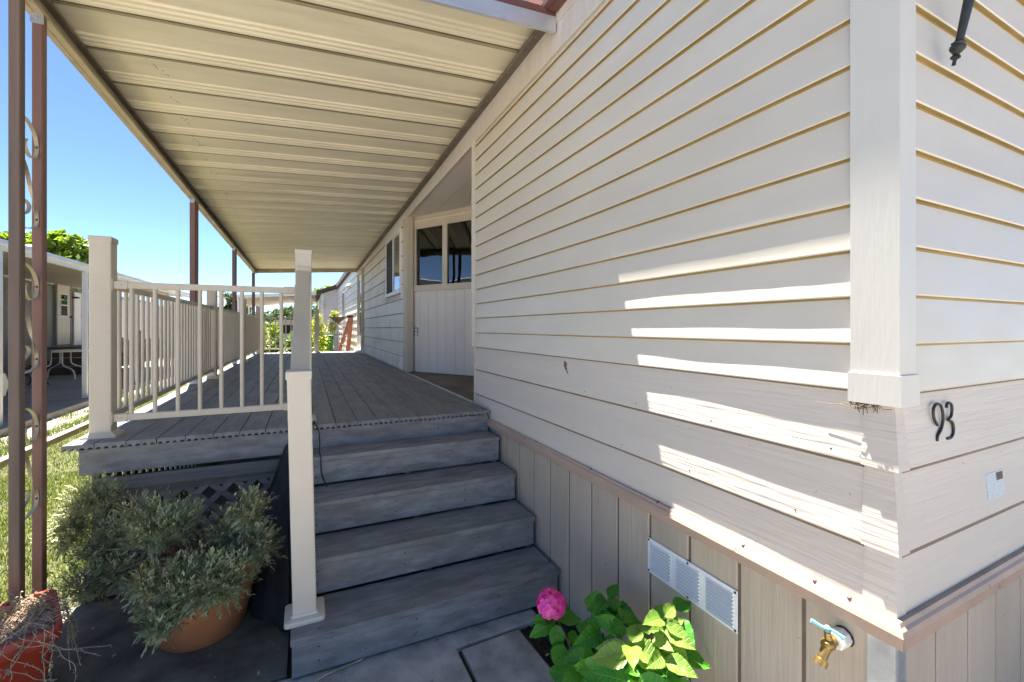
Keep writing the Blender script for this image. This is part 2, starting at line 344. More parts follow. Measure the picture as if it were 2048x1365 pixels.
class MB:
    def __init__(s):
        s.v = []; s.f = []
    def add(s, V, F):
        n = len(s.v)
        s.v += [tuple(p) for p in V]
        s.f += [tuple(i + n for i in f) for f in F]
        return s
    def box(s, x0, x1, y0, y1, z0, z1, b=0.0, rot=None):
        V, F = bev_box(abs(x1 - x0) / 2, abs(y1 - y0) / 2, abs(z1 - z0) / 2, b)
        c = Vector(((x0 + x1) / 2, (y0 + y1) / 2, (z0 + z1) / 2))
        if rot is not None: V = [rot @ Vector(p) + c for p in V]
        else: V = [Vector(p) + c for p in V]
        return s.add(V, F)
    def bar(s, a, b_, w, h, bev=0.0, up=(0, 0, 1)):
        a = Vector(a); b_ = Vector(b_); d = b_ - a; L_ = d.length; d.normalize()
        u = Vector(up); x = d.cross(u)
        if x.length < 1e-4: x = Vector((1, 0, 0))
        x.normalize(); z = x.cross(d).normalized()
        rot = Matrix((x, d, z)).transposed()
        V, F = bev_box(w / 2, L_ / 2, h / 2, bev)
        c = (a + b_) / 2
        return s.add([rot @ Vector(p) + c for p in V], F)
    def tube(s, path, r, n=8, cap=True):
        P = [Vector(p) for p in path]
        rr = r if isinstance(r, (list, tuple)) else [r] * len(P)
        V = []; F = []
        prev = None
        for i, p in enumerate(P):
            d = (P[min(i + 1, len(P) - 1)] - P[max(i - 1, 0)]).normalized()
            if prev is None:
                a = Vector((0, 0, 1)) if abs(d.z) < 0.9 else Vector((1, 0, 0))
                x = d.cross(a).normalized()
            else:
                x = (prev - d * prev.dot(d)).normalized()
            prev = x
            y = d.cross(x)
            for k in range(n):
                t = 2 * math.pi * k / n
                V.append(p + (x * math.cos(t) + y * math.sin(t)) * rr[i])
        for i in range(len(P) - 1):
            for k in range(n):
                F.append((i * n + k, i * n + (k + 1) % n, (i + 1) * n + (k + 1) % n, (i + 1) * n + k))
        if cap:
            F.append(tuple(range(n - 1, -1, -1))); F.append(tuple(range((len(P) - 1) * n, len(P) * n)))
        return s.add(V, F)
    def lathe(s, c, prof, n=24, axis=None):
        V = []; F = []
        m = Matrix.Identity(3) if axis is None else Vector(axis).to_track_quat('Z', 'Y').to_matrix()
        for (r, z) in prof:
            for k in range(n):
                t = 2 * math.pi * k / n
                V.append(m @ Vector((r * math.cos(t), r * math.sin(t), z)) + Vector(c))
        for i in range(len(prof) - 1):
            for k in range(n):
                F.append((i * n + k, i * n + (k + 1) % n, (i + 1) * n + (k + 1) % n, (i + 1) * n + k))
        if prof[0][0] > 1e-4: F.append(tuple(range(n - 1, -1, -1)))
        if prof[-1][0] > 1e-4: F.append(tuple(range((len(prof) - 1) * n, len(prof) * n)))
        return s.add(V, F)
    def sweep(s, prof, a, b_, x, z, segs=1, closed=True):
        """profile of (x, z) pairs swept in a straight line from a to b_"""
        a = Vector(a); b_ = Vector(b_); x = Vector(x); z = Vector(z); n = len(prof)
        V = []; F = []
        for i in range(segs + 1):
            p = a.lerp(b_, i / segs)
            for (u, w) in prof: V.append(p + x * u + z * w)
        for i in range(segs):
            for k in range(n if closed else n - 1):
                F.append((i * n + k, i * n + (k + 1) % n, (i + 1) * n + (k + 1) % n, (i + 1) * n + k))
        if closed:
            F.append(tuple(range(n - 1, -1, -1))); F.append(tuple(range(segs * n, (segs + 1) * n)))
        return s.add(V, F)
    def slab(s, poly, z0, z1):
        n = len(poly)
        V = [(x, y, z0) for x, y in poly] + [(x, y, z1) for x, y in poly]
        F = [tuple(range(n - 1, -1, -1)), tuple(range(n, 2 * n))]
        F += [(k, (k + 1) % n, n + (k + 1) % n, n + k) for k in range(n)]
        return s.add(V, F)
    def mesh(s, name, mat, loc=(0, 0, 0), smooth=False):
        me = bpy.data.meshes.new(name)
        L_ = Vector(loc)
        me.from_pydata([tuple(Vector(p) - L_) for p in s.v], [], s.f)
        me.materials.append(M[mat] if isinstance(mat, str) else mat)
        bm = bmesh.new(); bm.from_mesh(me)
        bmesh.ops.recalc_face_normals(bm, faces=bm.faces)
        bm.to_mesh(me); bm.free()
        if smooth:
            me.polygons.foreach_set('use_smooth', [True] * len(me.polygons))
            try: me.set_sharp_from_angle(angle=R(40))
            except Exception: pass
        return me
    def build(s, name, mat, parent=None, loc=None, smooth=False):
        if loc is None: loc = W[parent] if parent is not None else (0, 0, 0)
        me = s.mesh(name, mat, loc, smooth)
        return inst(name, me, parent, loc)

def np_mesh(name, V, F, mat, parent=None, loc=None, smooth=False):
    if loc is None: loc = W[parent] if parent is not None else (0, 0, 0)
    V = np.asarray(V, dtype=np.float32) - np.asarray(tuple(loc), dtype=np.float32)
    F = np.asarray(F, dtype=np.int32)
    me = bpy.data.meshes.new(name)
    k = F.shape[1]
    me.vertices.add(len(V)); me.vertices.foreach_set('co', V.ravel())
    me.loops.add(F.size); me.loops.foreach_set('vertex_index', F.ravel())
    me.polygons.add(len(F)); me.polygons.foreach_set('loop_start', np.arange(0, F.size, k, dtype=np.int32))
    me.polygons.foreach_set('loop_total', np.full(len(F), k, dtype=np.int32))
    me.update(calc_edges=True); me.validate()
    me.materials.append(M[mat])
    return inst(name, me, parent, loc)

# ------------------------------------------------------------------ setting
GZ = -1.59
XW = 1.35          # plane of the long house wall
YW = 0.612         # corner of the house nearest the camera
DZ = -0.66         # top of the deck

g = MB(); g.box(-600, 600, -300, 900, GZ - 0.4, GZ - 0.07)
setp(g.build('ground', 'earth'), kind='structure')
g = MB(); g.box(-3.16, -1.0, -3, 30, GZ - 0.1, GZ - 0.012)
setp(g.build('lawn', 'lawn'), kind='structure')
g = MB(); g.slab([(-4.45, -4), (-3.20, -4), (-3.20, 34), (-4.45, 34)], GZ - 0.05, GZ + 0.03)
setp(g.build('gravel_strip', 'gravel'), kind='structure')
g = MB(); g.slab([(-16, -6), (-3.95, -6), (-3.95, 24), (-16, 24)], GZ - 0.05, -1.45)
setp(g.build('driveway', 'drive'), kind='structure')
g = MB(); g.slab([(-1.52, 1.0), (-0.27, 1.0), (-0.27, 2.27), (-0.085, 2.27), (-0.085, 3.33), (-1.52, 3.33)], GZ - 0.08, GZ)
setp(g.build('patio', 'patio'), kind='structure')
g = MB(); g.slab([(-0.4, -2), (1.40, -2), (1.40, 2.3), (-0.4, 2.3)], GZ - 0.1, GZ - 0.03)
setp(g.build('planting_bed', 'soil'), kind='structure')

g = MB(); g.slab([(-9, -40), (14, -40), (14, 0.15), (-9, 0.15)], GZ - 0.1, GZ - 0.004)
setp(g.build('bounce_street', 'bounce_street'), kind='structure')  # unseen paving behind the camera, added to bounce light into the shade
# soil crumbs of the bed and mulch, one countless stuff object
def crumbs(name, n, x0, x1, y0, y1, z, smin, smax, mat):
    rs = np.random.RandomState(5)
    base = np.array([(1, 0, 0), (-1, 0, 0), (0, 1, 0), (0, -1, 0), (0, 0, 1), (0, 0, -1)], float)
    ff = np.array([(0, 2, 4), (2, 1, 4), (1, 3, 4), (3, 0, 4), (2, 0, 5), (1, 2, 5), (3, 1, 5), (0, 3, 5)])
    c = np.stack([rs.uniform(x0, x1, n), rs.uniform(y0, y1, n), np.full(n, z)], 1)
    s = rs.uniform(smin, smax, n)
    V = (base[None] * (s[:, None, None] * rs.uniform(0.5, 1.2, (n, 6, 1))) + c[:, None]).reshape(-1, 3)
    F = (ff[None] + (np.arange(n) * 6)[:, None, None]).reshape(-1, 3)
    return np_mesh(name, V, F, mat)
setp(crumbs('mulch', 2500, 0.98, 1.36, 0.4, 2.2, GZ - 0.028, 0.006, 0.02, 'soil'), kind='stuff')
setp(crumbs('gravel', 9000, -4.4, -3.24, 5.5, 16, GZ + 0.03, 0.008, 0.024, 'gravel'), kind='stuff')

# grass
def grass(name, n, boxes, hmin, hmax, w, z, seed, mat='grass'):
    rs = np.random.RandomState(seed)
    ar = np.array([(b[1] - b[0]) * (b[3] - b[2]) * (b[4] if len(b) > 4 else 1) for b in boxes]); ar = ar / ar.sum()
    ch = rs.choice(len(boxes), n, p=ar)
    B = np.array([b[:4] for b in boxes])[ch]
    x = B[:, 0] + (B[:, 1] - B[:, 0]) * rs.rand(n); y = B[:, 2] + (B[:, 3] - B[:, 2]) * rs.rand(n)
    h = rs.uniform(hmin, hmax, n); a = rs.uniform(0, 2 * math.pi, n); lean = rs.uniform(0.2, 1.0, n) * h
    la = rs.uniform(0, 2 * math.pi, n)
    p = np.stack([x, y, np.full(n, z)], 1)
    sd = np.stack([np.cos(a), np.sin(a), np.zeros(n)], 1) * w
    mid = p + np.stack([np.cos(la) * lean * .35, np.sin(la) * lean * .35, h * .65], 1)
    tip = p + np.stack([np.cos(la) * lean, np.sin(la) * lean, h], 1)
    V = np.stack([p - sd, p + sd, mid + sd * .7, mid - sd * .7, tip], 1).reshape(-1, 3)
    i = np.arange(n)[:, None] * 5
    F = np.concatenate([i + np.array([[0, 1, 2]]), i + np.array([[0, 2, 3]]), i + np.array([[3, 2, 4]])])
    return setp(np_mesh(name, V, F, mat), kind='stuff')
grass('grass', 75000, [(-3.14, -1.3, 2.6, 6.5, 3.0), (-3.14, -1.3, 6.5, 13, 1.4), (-3.14, -1.0, 13, 22, 0.4)], 0.012, 0.042, 0.0032, GZ - 0.012, 3)
rs = random.Random(4)
wb = []
for k in range(26):
    x = rs.uniform(-4.3, -3.3); y = rs.uniform(6.2, 15); r_ = rs.uniform(0.06, 0.2)
    wb.append((x - r_, x + r_, y - r_, y + r_))
wb += [(-4.25, -3.95, 8.7, 9.5), (-4.3, -4.05, 11.4, 12.6, 2), (-3.5, -3.26, 7.0, 14)]
grass('weeds', 7000, wb, 0.04, 0.11, 0.004, GZ + 0.03, 9)

# edging timbers
for k, (y0, y1) in enumerate(((1.5, 5.6), (5.62, 8.9), (8.92, 13.0))):
    b = MB(); b.box(-3.24, -3.15, y0, y1, GZ - 0.08, GZ + 0.075, 0.006)
    o = b.build('edging_timber', 'timber', loc=(-3.2, (y0 + y1) / 2, GZ))
    setp(o, ['bleached edging timber nearest the front posts', 'bleached edging timber between lawn and gravel beside the pale deck post',
             'bleached edging timber farthest along the gravel strip'][k], 'edging', 'timber edging of the lawn')

# paving slabs in front of the steps
def slab_obj(poly, label, dz=0.0):
    bm = bmesh.new()
    vs = [bm.verts.new((x, y, GZ - 0.06)) for x, y in poly]
    f = bm.faces.new(vs)
    r_ = bmesh.ops.extrude_face_region(bm, geom=[f])
    for e in r_['geom']:
        if isinstance(e, bmesh.types.BMVert): e.co.z = GZ + dz
    bmesh.ops.recalc_face_normals(bm, faces=bm.faces)
    top = [e for e in bm.edges if all(v.co.z > GZ - 0.02 for v in e.verts)]
    bmesh.ops.bevel(bm, geom=top, offset=0.009, segments=2, affect='EDGES', profile=0.5)
    bm.verts.index_update()
    b = MB(); b.add([tuple(v.co) for v in bm.verts], [tuple(v.index for v in ff.verts) for ff in bm.faces]); bm.free()
    o = b.build('paving_slab', 'slab', loc=(sum(p[0] for p in poly) / len(poly), sum(p[1] for p in poly) / len(poly), GZ))
    setp(o, label, 'paving slab', 'paving slabs at the foot of the steps')
slab_obj([(-0.255, 2.255), (1.16, 2.235), (1.16, 2.135), (0.675, 2.115), (0.692, 0.2), (-0.255, 0.2)], 'grey concrete slab running along the foot of the lowest step')
slab_obj([(0.697, 2.098), (1.02, 2.115), (1.05, 1.6), (1.06, 0.2), (0.712, 0.2)], 'stained concrete slab beside the pink hydrangea', -0.004)

# ------------------------------------------------------------------ the house
home = thing('mobile_home', 'cream and beige mobile home with lap siding beside the deck', 'mobile home', (XW, YW, GZ))

def lap(a, b_, n, zb, zt, bo, mat, parent, name='siding_board', top=0.002, segs=1, wob=0.0, seed=0, lip=0.0, shade_h=None):
    """one lap board from a to b_ (xy), outward normal n, bottom zb standing out by bo, top zt"""
    a = Vector((a[0], a[1], 0)); b_ = Vector((b_[0], b_[1], 0)); n = Vector((n[0], n[1], 0))
    V = []; F = []
    for i in range(segs + 1):
        t = i / segs; p = a.lerp(b_, t)
        w1 = noise.noise(Vector((t * 7.3 + seed * 3.1, seed * 1.7, 0))) * wob
        w2 = noise.noise(Vector((t * 9.1 + seed * 5.3, 4.2, seed))) * wob
        zg = zt - (shade_h or (0.0105 if mat == 'vinyl' else 0.0145))  # lower edge of the painted shade strip at the board top
        prof = [(top, zt), (top + (bo - top) * (zt - zg) / (zt - zb), zg), (top + (bo - top) * 0.5 + w2, zt + (zb - zt) * 0.5), (bo + w1, zb + 0.004), (bo - 0.0025 + w1, zb), (-0.004, zb + lip), (-0.004, zt)]
        for (u, z) in prof: V.append(p + n * u + Vector((0, 0, z)))
    k = 7
    for i in range(segs):
        for j in range(k):
            F.append((i * k + j, i * k + (j + 1) % k, (i + 1) * k + (j + 1) % k, (i + 1) * k + j))
    F.append(tuple(range(k - 1, -1, -1))); F.append(tuple(range(segs * k, (segs + 1) * k)))
    m = MB(); m.add(V, F)
    o = m.build(name, mat, parent)
    o.data.materials.append(M['vinyl_lap_shade' if mat == 'vinyl' else 'board_lap_shade'])
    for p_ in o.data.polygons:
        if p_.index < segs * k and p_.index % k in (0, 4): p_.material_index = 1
    return o

EX = Vector((1, 0.0234, 0)).normalized(); NX = Vector((0.0234, -1, 0)).normalized()
NL = (-1, 0)
# solid walls behind the siding
wl = MB()
wl.box(XW + 0.004, XW + 0.12, YW + 0.01, 3.66, GZ, 1.9)
wl.box(XW + 0.004, XW + 0.12, 6.70, 24, GZ, 1.86)
wl.box(XW + 0.004, XW + 0.12, 3.66, 6.70, GZ, -0.70)
wl.box(XW + 0.004, XW + 0.12, 3.66, 6.70, 1.66, 1.88)
wl.box(XW + 0.12, 3.2, 3.60, 3.66, GZ, 1.9)
wl.box(XW, 6.5, 23.9, 24, GZ, 1.86)
wall = wl.build('wall', 'trim', home)
w2 = MB()
a0 = Vector((XW + 0.02, YW + 0.012, 0)); a1 = a0 + EX * 5.2
w2.add([(a0.x, a0.y, GZ), (a1.x, a1.y, GZ), (a1.x, a1.y + 0.1, GZ), (a0.x, a0.y + 0.1, GZ), (a0.x, a0.y, 1.9), (a1.x, a1.y, 1.9), (a1.x, a1.y + 0.1, 1.9), (a0.x, a0.y + 0.1, 1.9)],
       [(0, 1, 5, 4), (1, 2, 6, 5), (2, 3, 7, 6), (3, 0, 4, 7), (4, 5, 6, 7), (0, 3, 2, 1)])
w2.build('wall', 'trim', home)

VE = 0.1255
V0 = -0.167
for i in range(15):
    zb = V0 + VE * i; zt = min(zb + VE + 0.004, 1.635)
    if zt - zb < 0.03: continue
    lap((XW, YW + 0.085), (XW, 3.655), NL, zb, zt, 0.0175, 'vinyl', home, lip=0.004, segs=26, wob=0.0016, seed=i)
for i in range(17):
    zb = V0 + VE * i; zt = zb + VE + 0.004
    p = Vector((XW, YW, 0)); a = p + EX * 0.055; b_ = p + EX * 4.9
    lap((a.x, a.y), (b_.x, b_.y), (NX.x, NX.y), zb, zt, 0.0165, 'vinyl', home, lip=0.004, segs=20, wob=0.001, seed=i + 40)
HB = [(-0.36, V0 + 0.004), (-0.57, -0.356), (-0.735, -0.566)]
for i, (zb, zt) in enumerate(HB):
    lap((XW, YW + 0.062), (XW, 3.655), NL, zb, zt, 0.019 if i < 2 else 0.012, 'hardboard', home, segs=16, wob=0.0015, seed=i + 70, top=-0.001, shade_h=(0.0115, 0.0165, 0.0185)[i])
    p = Vector((XW, YW, 0)); a = p + EX * 0.032; b_ = p + EX * 4.9
    lap((a.x, a.y), (b_.x, b_.y), (NX.x, NX.y), zb, zt, 0.017 if i < 2 else 0.011, 'hardboard_x', home, segs=10, wob=0.001, seed=i + 80, top=-0.001, shade_h=(0.013, 0.020, 0.028)[i])
    # flared corner piece of the row
    bo = 0.021 if i < 2 else 0.014; to = 0.001
    def cp(o_, z): return [Vector((XW - o_, YW + 0.0625, z)), Vector((XW - o_, YW, z)) + NX * o_, Vector((XW, YW, z)) + EX * 0.0325 + NX * o_]
    V = cp(to + 0.002, zt) + cp(bo, zb) + cp(-0.004, zb) + cp(-0.004, zt)
    F = []
    for r_ in range(4):
        a_, b2 = r_ * 3, ((r_ + 1) % 4) * 3
        for k in range(2): F.append((a_ + k, a_ + k + 1, b2 + k + 1, b2 + k))
    F += [(0, 3, 6, 9), (2, 11, 8, 5)]
    m = MB(); m.add(V, F); m.build('corner_cap', 'hardboard', home)
# white corner trim over the vinyl, with its end cap
def corner_L(o_, z0, z1, wl_, wr, name, mat):
    p = Vector((XW, YW, 0))
    poly = [Vector((XW + 0.003, YW + wl_, 0)), Vector((XW - o_, YW + wl_, 0)), Vector((XW - o_, YW, 0)) + NX * o_,
            p + EX * wr + NX * o_, p + EX * wr - NX * 0.003, Vector((XW + 0.003, YW + 0.003, 0))]
    n = len(poly); m = MB()
    V = [(q.x, q.y, z0) for q in poly] + [(q.x, q.y, z1) for q in poly]
    F = [tuple(range(n)), tuple(range(n, 2 * n))] + [(k, (k + 1) % n, n + (k + 1) % n, n + k) for k in range(n)]
    m.add(V, F)
    bm = bmesh.new()
    o = m.build(name, mat, home)
    return o
corner_L(0.0235, V0 + 0.045, 1.9, 0.086, 0.056, 'corner_trim', 'vinyl_trim')
corner_L(0.028, V0 - 0.03, V0 + 0.048, 0.090, 0.066, 'trim_cap', 'vinyl_trim')
# J channel where the vinyl ends at the entry
m = MB(); m.box(XW - 0.032, XW + 0.01, 3.657, 3.70, V0, 1.64, 0.003); m.build('corner_trim', 'vinyl', home)
m = MB(); m.box(XW - 0.016, XW + 0.01, 3.657, 3.685, -0.72, V0 - 0.002, 0.003); m.build('corner_trim', 'trim', home)
# frieze of short grooved panels above the vinyl and over the entry
y = YW - 0.02
while y < 6.9:
    L_ = 0.405
    m = MB(); m.box(XW - 0.006, XW + 0.002, y + 0.0015, y + L_ - 0.0015, 1.637, 1.90, 0.001); m.build('frieze_panel', 'frieze', home)
    y += L_
m = MB(); m.box(XW - 0.012, XW - 0.0075, YW - 0.02, 6.9, 1.80, 1.9, 0.0); m.build('frieze_strip', 'frieze', home)
m = MB(); m.box(XW - 0.020, XW - 0.0005, YW + 0.09, 3.66, 1.628, 1.641, 0.002); m.build('starter_strip', 'vinyl', home)

# moulding above the skirting, on both walls
prof = [(-0.002, -0.728), (0.024, -0.728), (0.028, -0.738), (0.034, -0.744), (0.0385, -0.757), (0.036, -0.788), (0.026, -0.795), (-0.002, -0.795)]
def mould(a, b_, xa, xb, name):
    m = MB(); V = []; n = len(prof); F = []
    for (p, xv) in ((a, xa), (b_, xb)):
        for (u, z) in prof: V.append(Vector((p[0], p[1], z)) + Vector(xv) * u)
    for k in range(n): F.append((k, (k + 1) % n, n + (k + 1) % n, n + k))
    F += [tuple(range(n)), tuple(range(n, 2 * n))]
    m.add(V, F); return m.build(name, 'moulding', home)
mould((XW, YW), (XW, 3.31), (-1, -1, 0), (-1, 0, 0), 'belt_moulding')
p = Vector((XW, YW, 0)); q = p + EX * 4.9
mould((p.x + 0.0006, p.y - 0.0006), (q.x, q.y), (-1, -1, 0), (NX.x, NX.y, 0), 'belt_moulding')
m = MB()
for y in (0.70, 0.79, 1.02, 1.42, 1.9, 2.5):
    m.lathe((XW - 0.022, y, -0.729), [(0.006, -0.002), (0.006, 0.003), (0.002, 0.006), (0.0005, 0.0065)], 8)
m.build('moulding_screw', 'brown', home)

# skirting boards, long wall and end wall
m = MB(); m.box(XW - 0.0015, XW + 0.003, YW + 0.02, 3.3, GZ - 0.05, -0.76); m.build('skirting_backing', 'groove', home)
me_sk = MB().box(-0.006, 0.006, -0.1025, 0.1025, -0.43, 0.43, 0.004).mesh('skirting_board', 'skirting')
y = 0.834 - 0.217
for k in range(13):
    inst('skirting_board', me_sk, home, (XW, y + 0.1085, -1.215)); y += 0.217
me_sk2 = MB().box(-0.094, 0.094, -0.006, 0.006, -0.43, 0.43, 0.003).mesh('skirting_board', 'skirting')
for k in range(14):
    q = p + EX * (0.165 - 0.05 + 0.2 * k) 
    inst('skirting_board', me_sk2, home, (q.x + 0.01, q.y + 0.004, -1.215), (0, 0, math.atan2(EX.y, EX.x)))
m = MB(); q = p + EX * 4.8
m.add([(p.x + 0.02, p.y + 0.003, GZ), (q.x, q.y + 0.0025, GZ), (q.x, q.y + 0.0025, -0.76), (p.x + 0.02, p.y + 0.003, -0.76)], [(0, 1, 2, 3)])
m.build('skirting_backing', 'groove', home)
m = MB()
m.box(XW - 0.012, XW - 0.0065, YW - 0.010, YW + 0.052, GZ - 0.05, -0.79, 0.0)
m.box(XW - 0.0064, XW + 0.036, YW - 0.011, YW - 0.0055, GZ - 0.05, -0.79, 0.0)
m.build('corner_strip', 'galv', home)

# entry recess: angled grooved wall with a window
RA = Vector((1.425, 6.70, 0)); RD = Vector((0.53, -0.848, 0)).normalized(); RN = Vector((-RD.y, RD.x, 0)) * -1.0
if RN.x > 0: RN = -RN
def rec(t, o_, z): v = RA + RD * t + RN * o_; v.z = z; return v
def rec_box(mb, t0, t1, o0, o1, z0, z1):
    V = [rec(t, o_, z) for z in (z0, z1) for (t, o_) in ((t0, o0), (t1, o0), (t1, o1), (t0, o1))]
    mb.add(V, [(0, 1, 2, 3), (4, 5, 6, 7), (0, 1, 5, 4), (1, 2, 6, 5), (2, 3, 7, 6), (3, 0, 4, 7)])
    return mb
CZ = 1.655
m = MB(); rec_box(m, -0.1, 3.1, -0.06, -0.008, -0.75, 0.60); rec_box(m, -0.1, 3.1, -0.06, -0.008, 1.50, 1.9)
rec_box(m, -0.1, 0.09, -0.06, -0.008, 0.60, 1.50); rec_box(m, 1.62, 3.1, -0.06, -0.008, 0.60, 1.50)
m.build('wall', 'groove', home)
t = 0.02
while t < 3.0:
    for (z0, z1) in ((-0.655, 0.545), (1.565, CZ)):
        m = MB(); rec_box(m, t + 0.002, t + 0.168, -0.008, 0.004, z0, z1); m.build('entry_panel', 'recess', home)
    t += 0.17
m = MB(); m.box(XW - 0.014, XW + 0.085, 6.60, 6.70, -0.655, CZ, 0.002); m.build('entry_jamb', 'trim', home)
m = MB(); rec_box(m, -0.04, 0.035, 0.004, 0.02, -0.655, CZ); m.build('entry_jamb', 'trim', home)
m = MB(); rec_box(m, 0.035, 3.0, 0.0045, 0.02, 1.60, CZ); m.build('entry_cornice', 'trim', home)
m = MB(); m.slab([(XW - 0.004, 3.665), (XW - 0.004, 6.70), (1.45, 6.72), (3.1, 4.08), (3.1, 3.665)], -0.74, -0.668); m.build('entry_floor', 'entry_floor', home)
# soffit boards of the recess
for k in range(5):
    x0 = XW + 0.004 + 0.30 * k; x1 = x0 + 0.293
    yb = 6.70 - (x0 - 1.42) * 1.6 if x0 > 1.42 else 6.70
    ye = min(6.70, 6.72 - max(0, x1 - 1.42) * 1.6)
    m = MB(); m.slab([(x0, 3.665), (x1, 3.665), (x1, min(6.7, 6.80 - max(0, x1 - 1.42) * 1.6)), (x0, min(6.7, 6.80 - max(0, x0 - 1.42) * 1.6))], CZ, CZ + 0.02)
    m.build('soffit_board', 'recess', home)
m = MB(); m.slab([(XW, 3.6), (XW, 6.75), (1.45, 6.85), (3.2, 4.1), (3.2, 3.6)], CZ + 0.021, CZ + 0.05); m.build('soffit_backing', 'groove', home)

def flat_window(name, W0, box, parts, parent):
    pass
# window in the angled wall: frame members proud of the panels, two sashes, glass, blind
wf = MB()
T0, T1, Z0, Z1 = 0.085, 1.62, 0.60, 1.50
rec_box(wf, T0 - 0.06, T1 + 0.06, 0.0035, 0.024, Z1, Z1 + 0.07); rec_box(wf, T0 - 0.06, T1 + 0.06, 0.0035, 0.028, Z0 - 0.06, Z0)
rec_box(wf, T0 - 0.06, T0, 0.0035, 0.022, Z0, Z1); rec_box(wf, T1, T1 + 0.06, 0.0035, 0.022, Z0, Z1)
win = wf.build('window', 'trim', home)
m = MB()
rec_box(m, T0, T0 + 0.03, -0.03, 0.012, Z0, Z1); rec_box(m, T0 + 0.03, 0.67, -0.03, 0.012, Z1 - 0.03, Z1); rec_box(m, T0 + 0.03, 0.67, -0.03, 0.012, Z0, Z0 + 0.03)
rec_box(m, 0.64, 0.725, -0.03, 0.014, Z0, Z1); rec_box(m, 0.725, T1, -0.03, 0.012, Z1 - 0.025, Z1); rec_box(m, 0.725, T1, -0.03, 0.012, Z0, Z0 + 0.025)
m.build('sash', 'trim', win)
m = MB(); rec_box(m, T0 + 0.028, 0.642, -0.014, -0.010, Z0 + 0.02, Z1 - 0.02); m.build('pane', 'glass', win)
m = MB(); rec_box(m, 0.722, T1, -0.014, -0.010, Z0 + 0.02, Z1 - 0.02); m.build('pane', 'glass', win)
m = MB(); rec_box(m, T0 - 0.05, T1 + 0.05, -0.60, -0.55, 0.3, 1.8); rec_box(m, T0 - 0.1, T0 - 0.06, -0.6, -0.06, 0.3, 1.8); rec_box(m, T1 + 0.06, T1 + 0.1, -0.6, -0.06, .3, 1.8)
rec_box(m, T0 - 0.1, T1 + 0.1, -0.6, -0.06, 1.8, 1.84); rec_box(m, T0 - 0.1, T1 + 0.1, -0.6, -0.06, 0.26, 0.3)
m.build('room', 'dark', home)
m = MB()
for k in range(16):
    z = 1.46 - k * 0.042
    V = [rec(t_, o_, z + dz) for (t_, o_, dz) in ((0.74, -0.055, -0.008), (1.6, -0.055, -0.008), (1.6, -0.032, 0.008), (0.74, -0.032, 0.008))]
    m.add(V, [(0, 1, 2, 3)])
m.build('blind', 'curtain', win)

# far wall of lap boards, window, door
e = 0.222
yA, yB = 6.72, 23.95
openings = [(7.02, 8.42, 0.545, 1.56), (12.00, 13.14, -0.9, 1.52), (18.2, 19.6, 0.3, 1.46)]
for i in range(-4, 12):
    zb = -0.66 + e * i; zt = zb + e + 0.004
    if zb > 1.75: break
    if zt < -0.65 and False: continue
    spans = [(yA, yB)]
    for (o0, o1, q0, q1) in openings:
        if zt > q0 and zb < q1:
            new = []
            for (s0, s1) in spans:
                if o0 > s0 and o1 < s1: new += [(s0, o0), (o1, s1)]
                else: new.append((s0, s1))
            spans = new
    if zb < -0.7: spans = [(13.35, yB)]
    for (s0, s1) in spans:
        lap((XW, s0), (XW, s1), NL, zb, min(zt, 1.84), 0.016, 'far_siding', home, segs=max(2, int((s1 - s0) * 3)), wob=0.003, seed=i + 100)
m = MB(); m.box(XW - 0.018, XW + 0.003, 6.72, 11.84, -0.655, -0.60, 0.003); m.build('base_board', 'far_siding', home)
m = MB(); m.box(XW - 0.022, XW + 0.003, 6.702, 6.80, -0.655, 1.64, 0.003); m.build('corner_trim', 'trim', home)

def wall_window(y0, y1, z0, z1):
    x = XW
    f_ = MB()
    f_.box(x - 0.034, x + 0.02, y0 - 0.005, y0 + 0.035, z0, z1, 0.003); f_.box(x - 0.034, x + 0.02, y1 - 0.035, y1 + 0.005, z0, z1, 0.003)
    f_.box(x - 0.036, x + 0.02, y0 - 0.005, y1 + 0.005, z1 - 0.002, z1 + 0.045, 0.003); f_.box(x - 0.046, x + 0.02, y0 - 0.012, y1 + 0.012, z0 - 0.055, z0 + 0.002, 0.003)
    w_ = f_.build('window', 'white', home)
    mm = MB(); c_ = (y0 + y1) / 2 
    mm.box(x - 0.024, x + 0.015, c_ - 0.02, c_ + 0.02, z0 + 0.003, z1 - 0.003, 0.002)
    mm.box(x - 0.018, x + 0.015, y0 + 0.036, c_ - 0.021, z1 - 0.03, z1 - 0.003, 0.002); mm.box(x - 0.018, x + 0.015, y0 + 0.036, c_ - 0.021, z0 + 0.003, z0 + 0.03, 0.002)
    mm.build('sash', 'white', w_)
    for (a, b_) in ((y0 + 0.03, c_ - 0.018), (c_ + 0.018, y1 - 0.03)):
        mm = MB(); mm.box(x - 0.008, x - 0.004, a, b_, z0, z1); mm.build('pane', 'glass', w_)
    mm = MB(); mm.box(x - 0.0155, x - 0.0125, c_ + 0.021, y1 - 0.036, z0 + 0.004, z1 - 0.004); mm.build('screen', 'dark', w_)
    mm = MB(); mm.box(x + 0.004, x + 0.012, y0 + 0.02, c_, z0, z1); mm.build('curtain', 'curtain', w_)
    mm = MB(); mm.box(x + 0.0045, x + 0.0125, c_ + 0.001, y1 - 0.02, z0, z1); mm.build('shade', 'dark', w_)
wall_window(7.02, 8.42, 0.60, 1.53)
wall_window(18.2, 19.6, 0.34, 1.42)
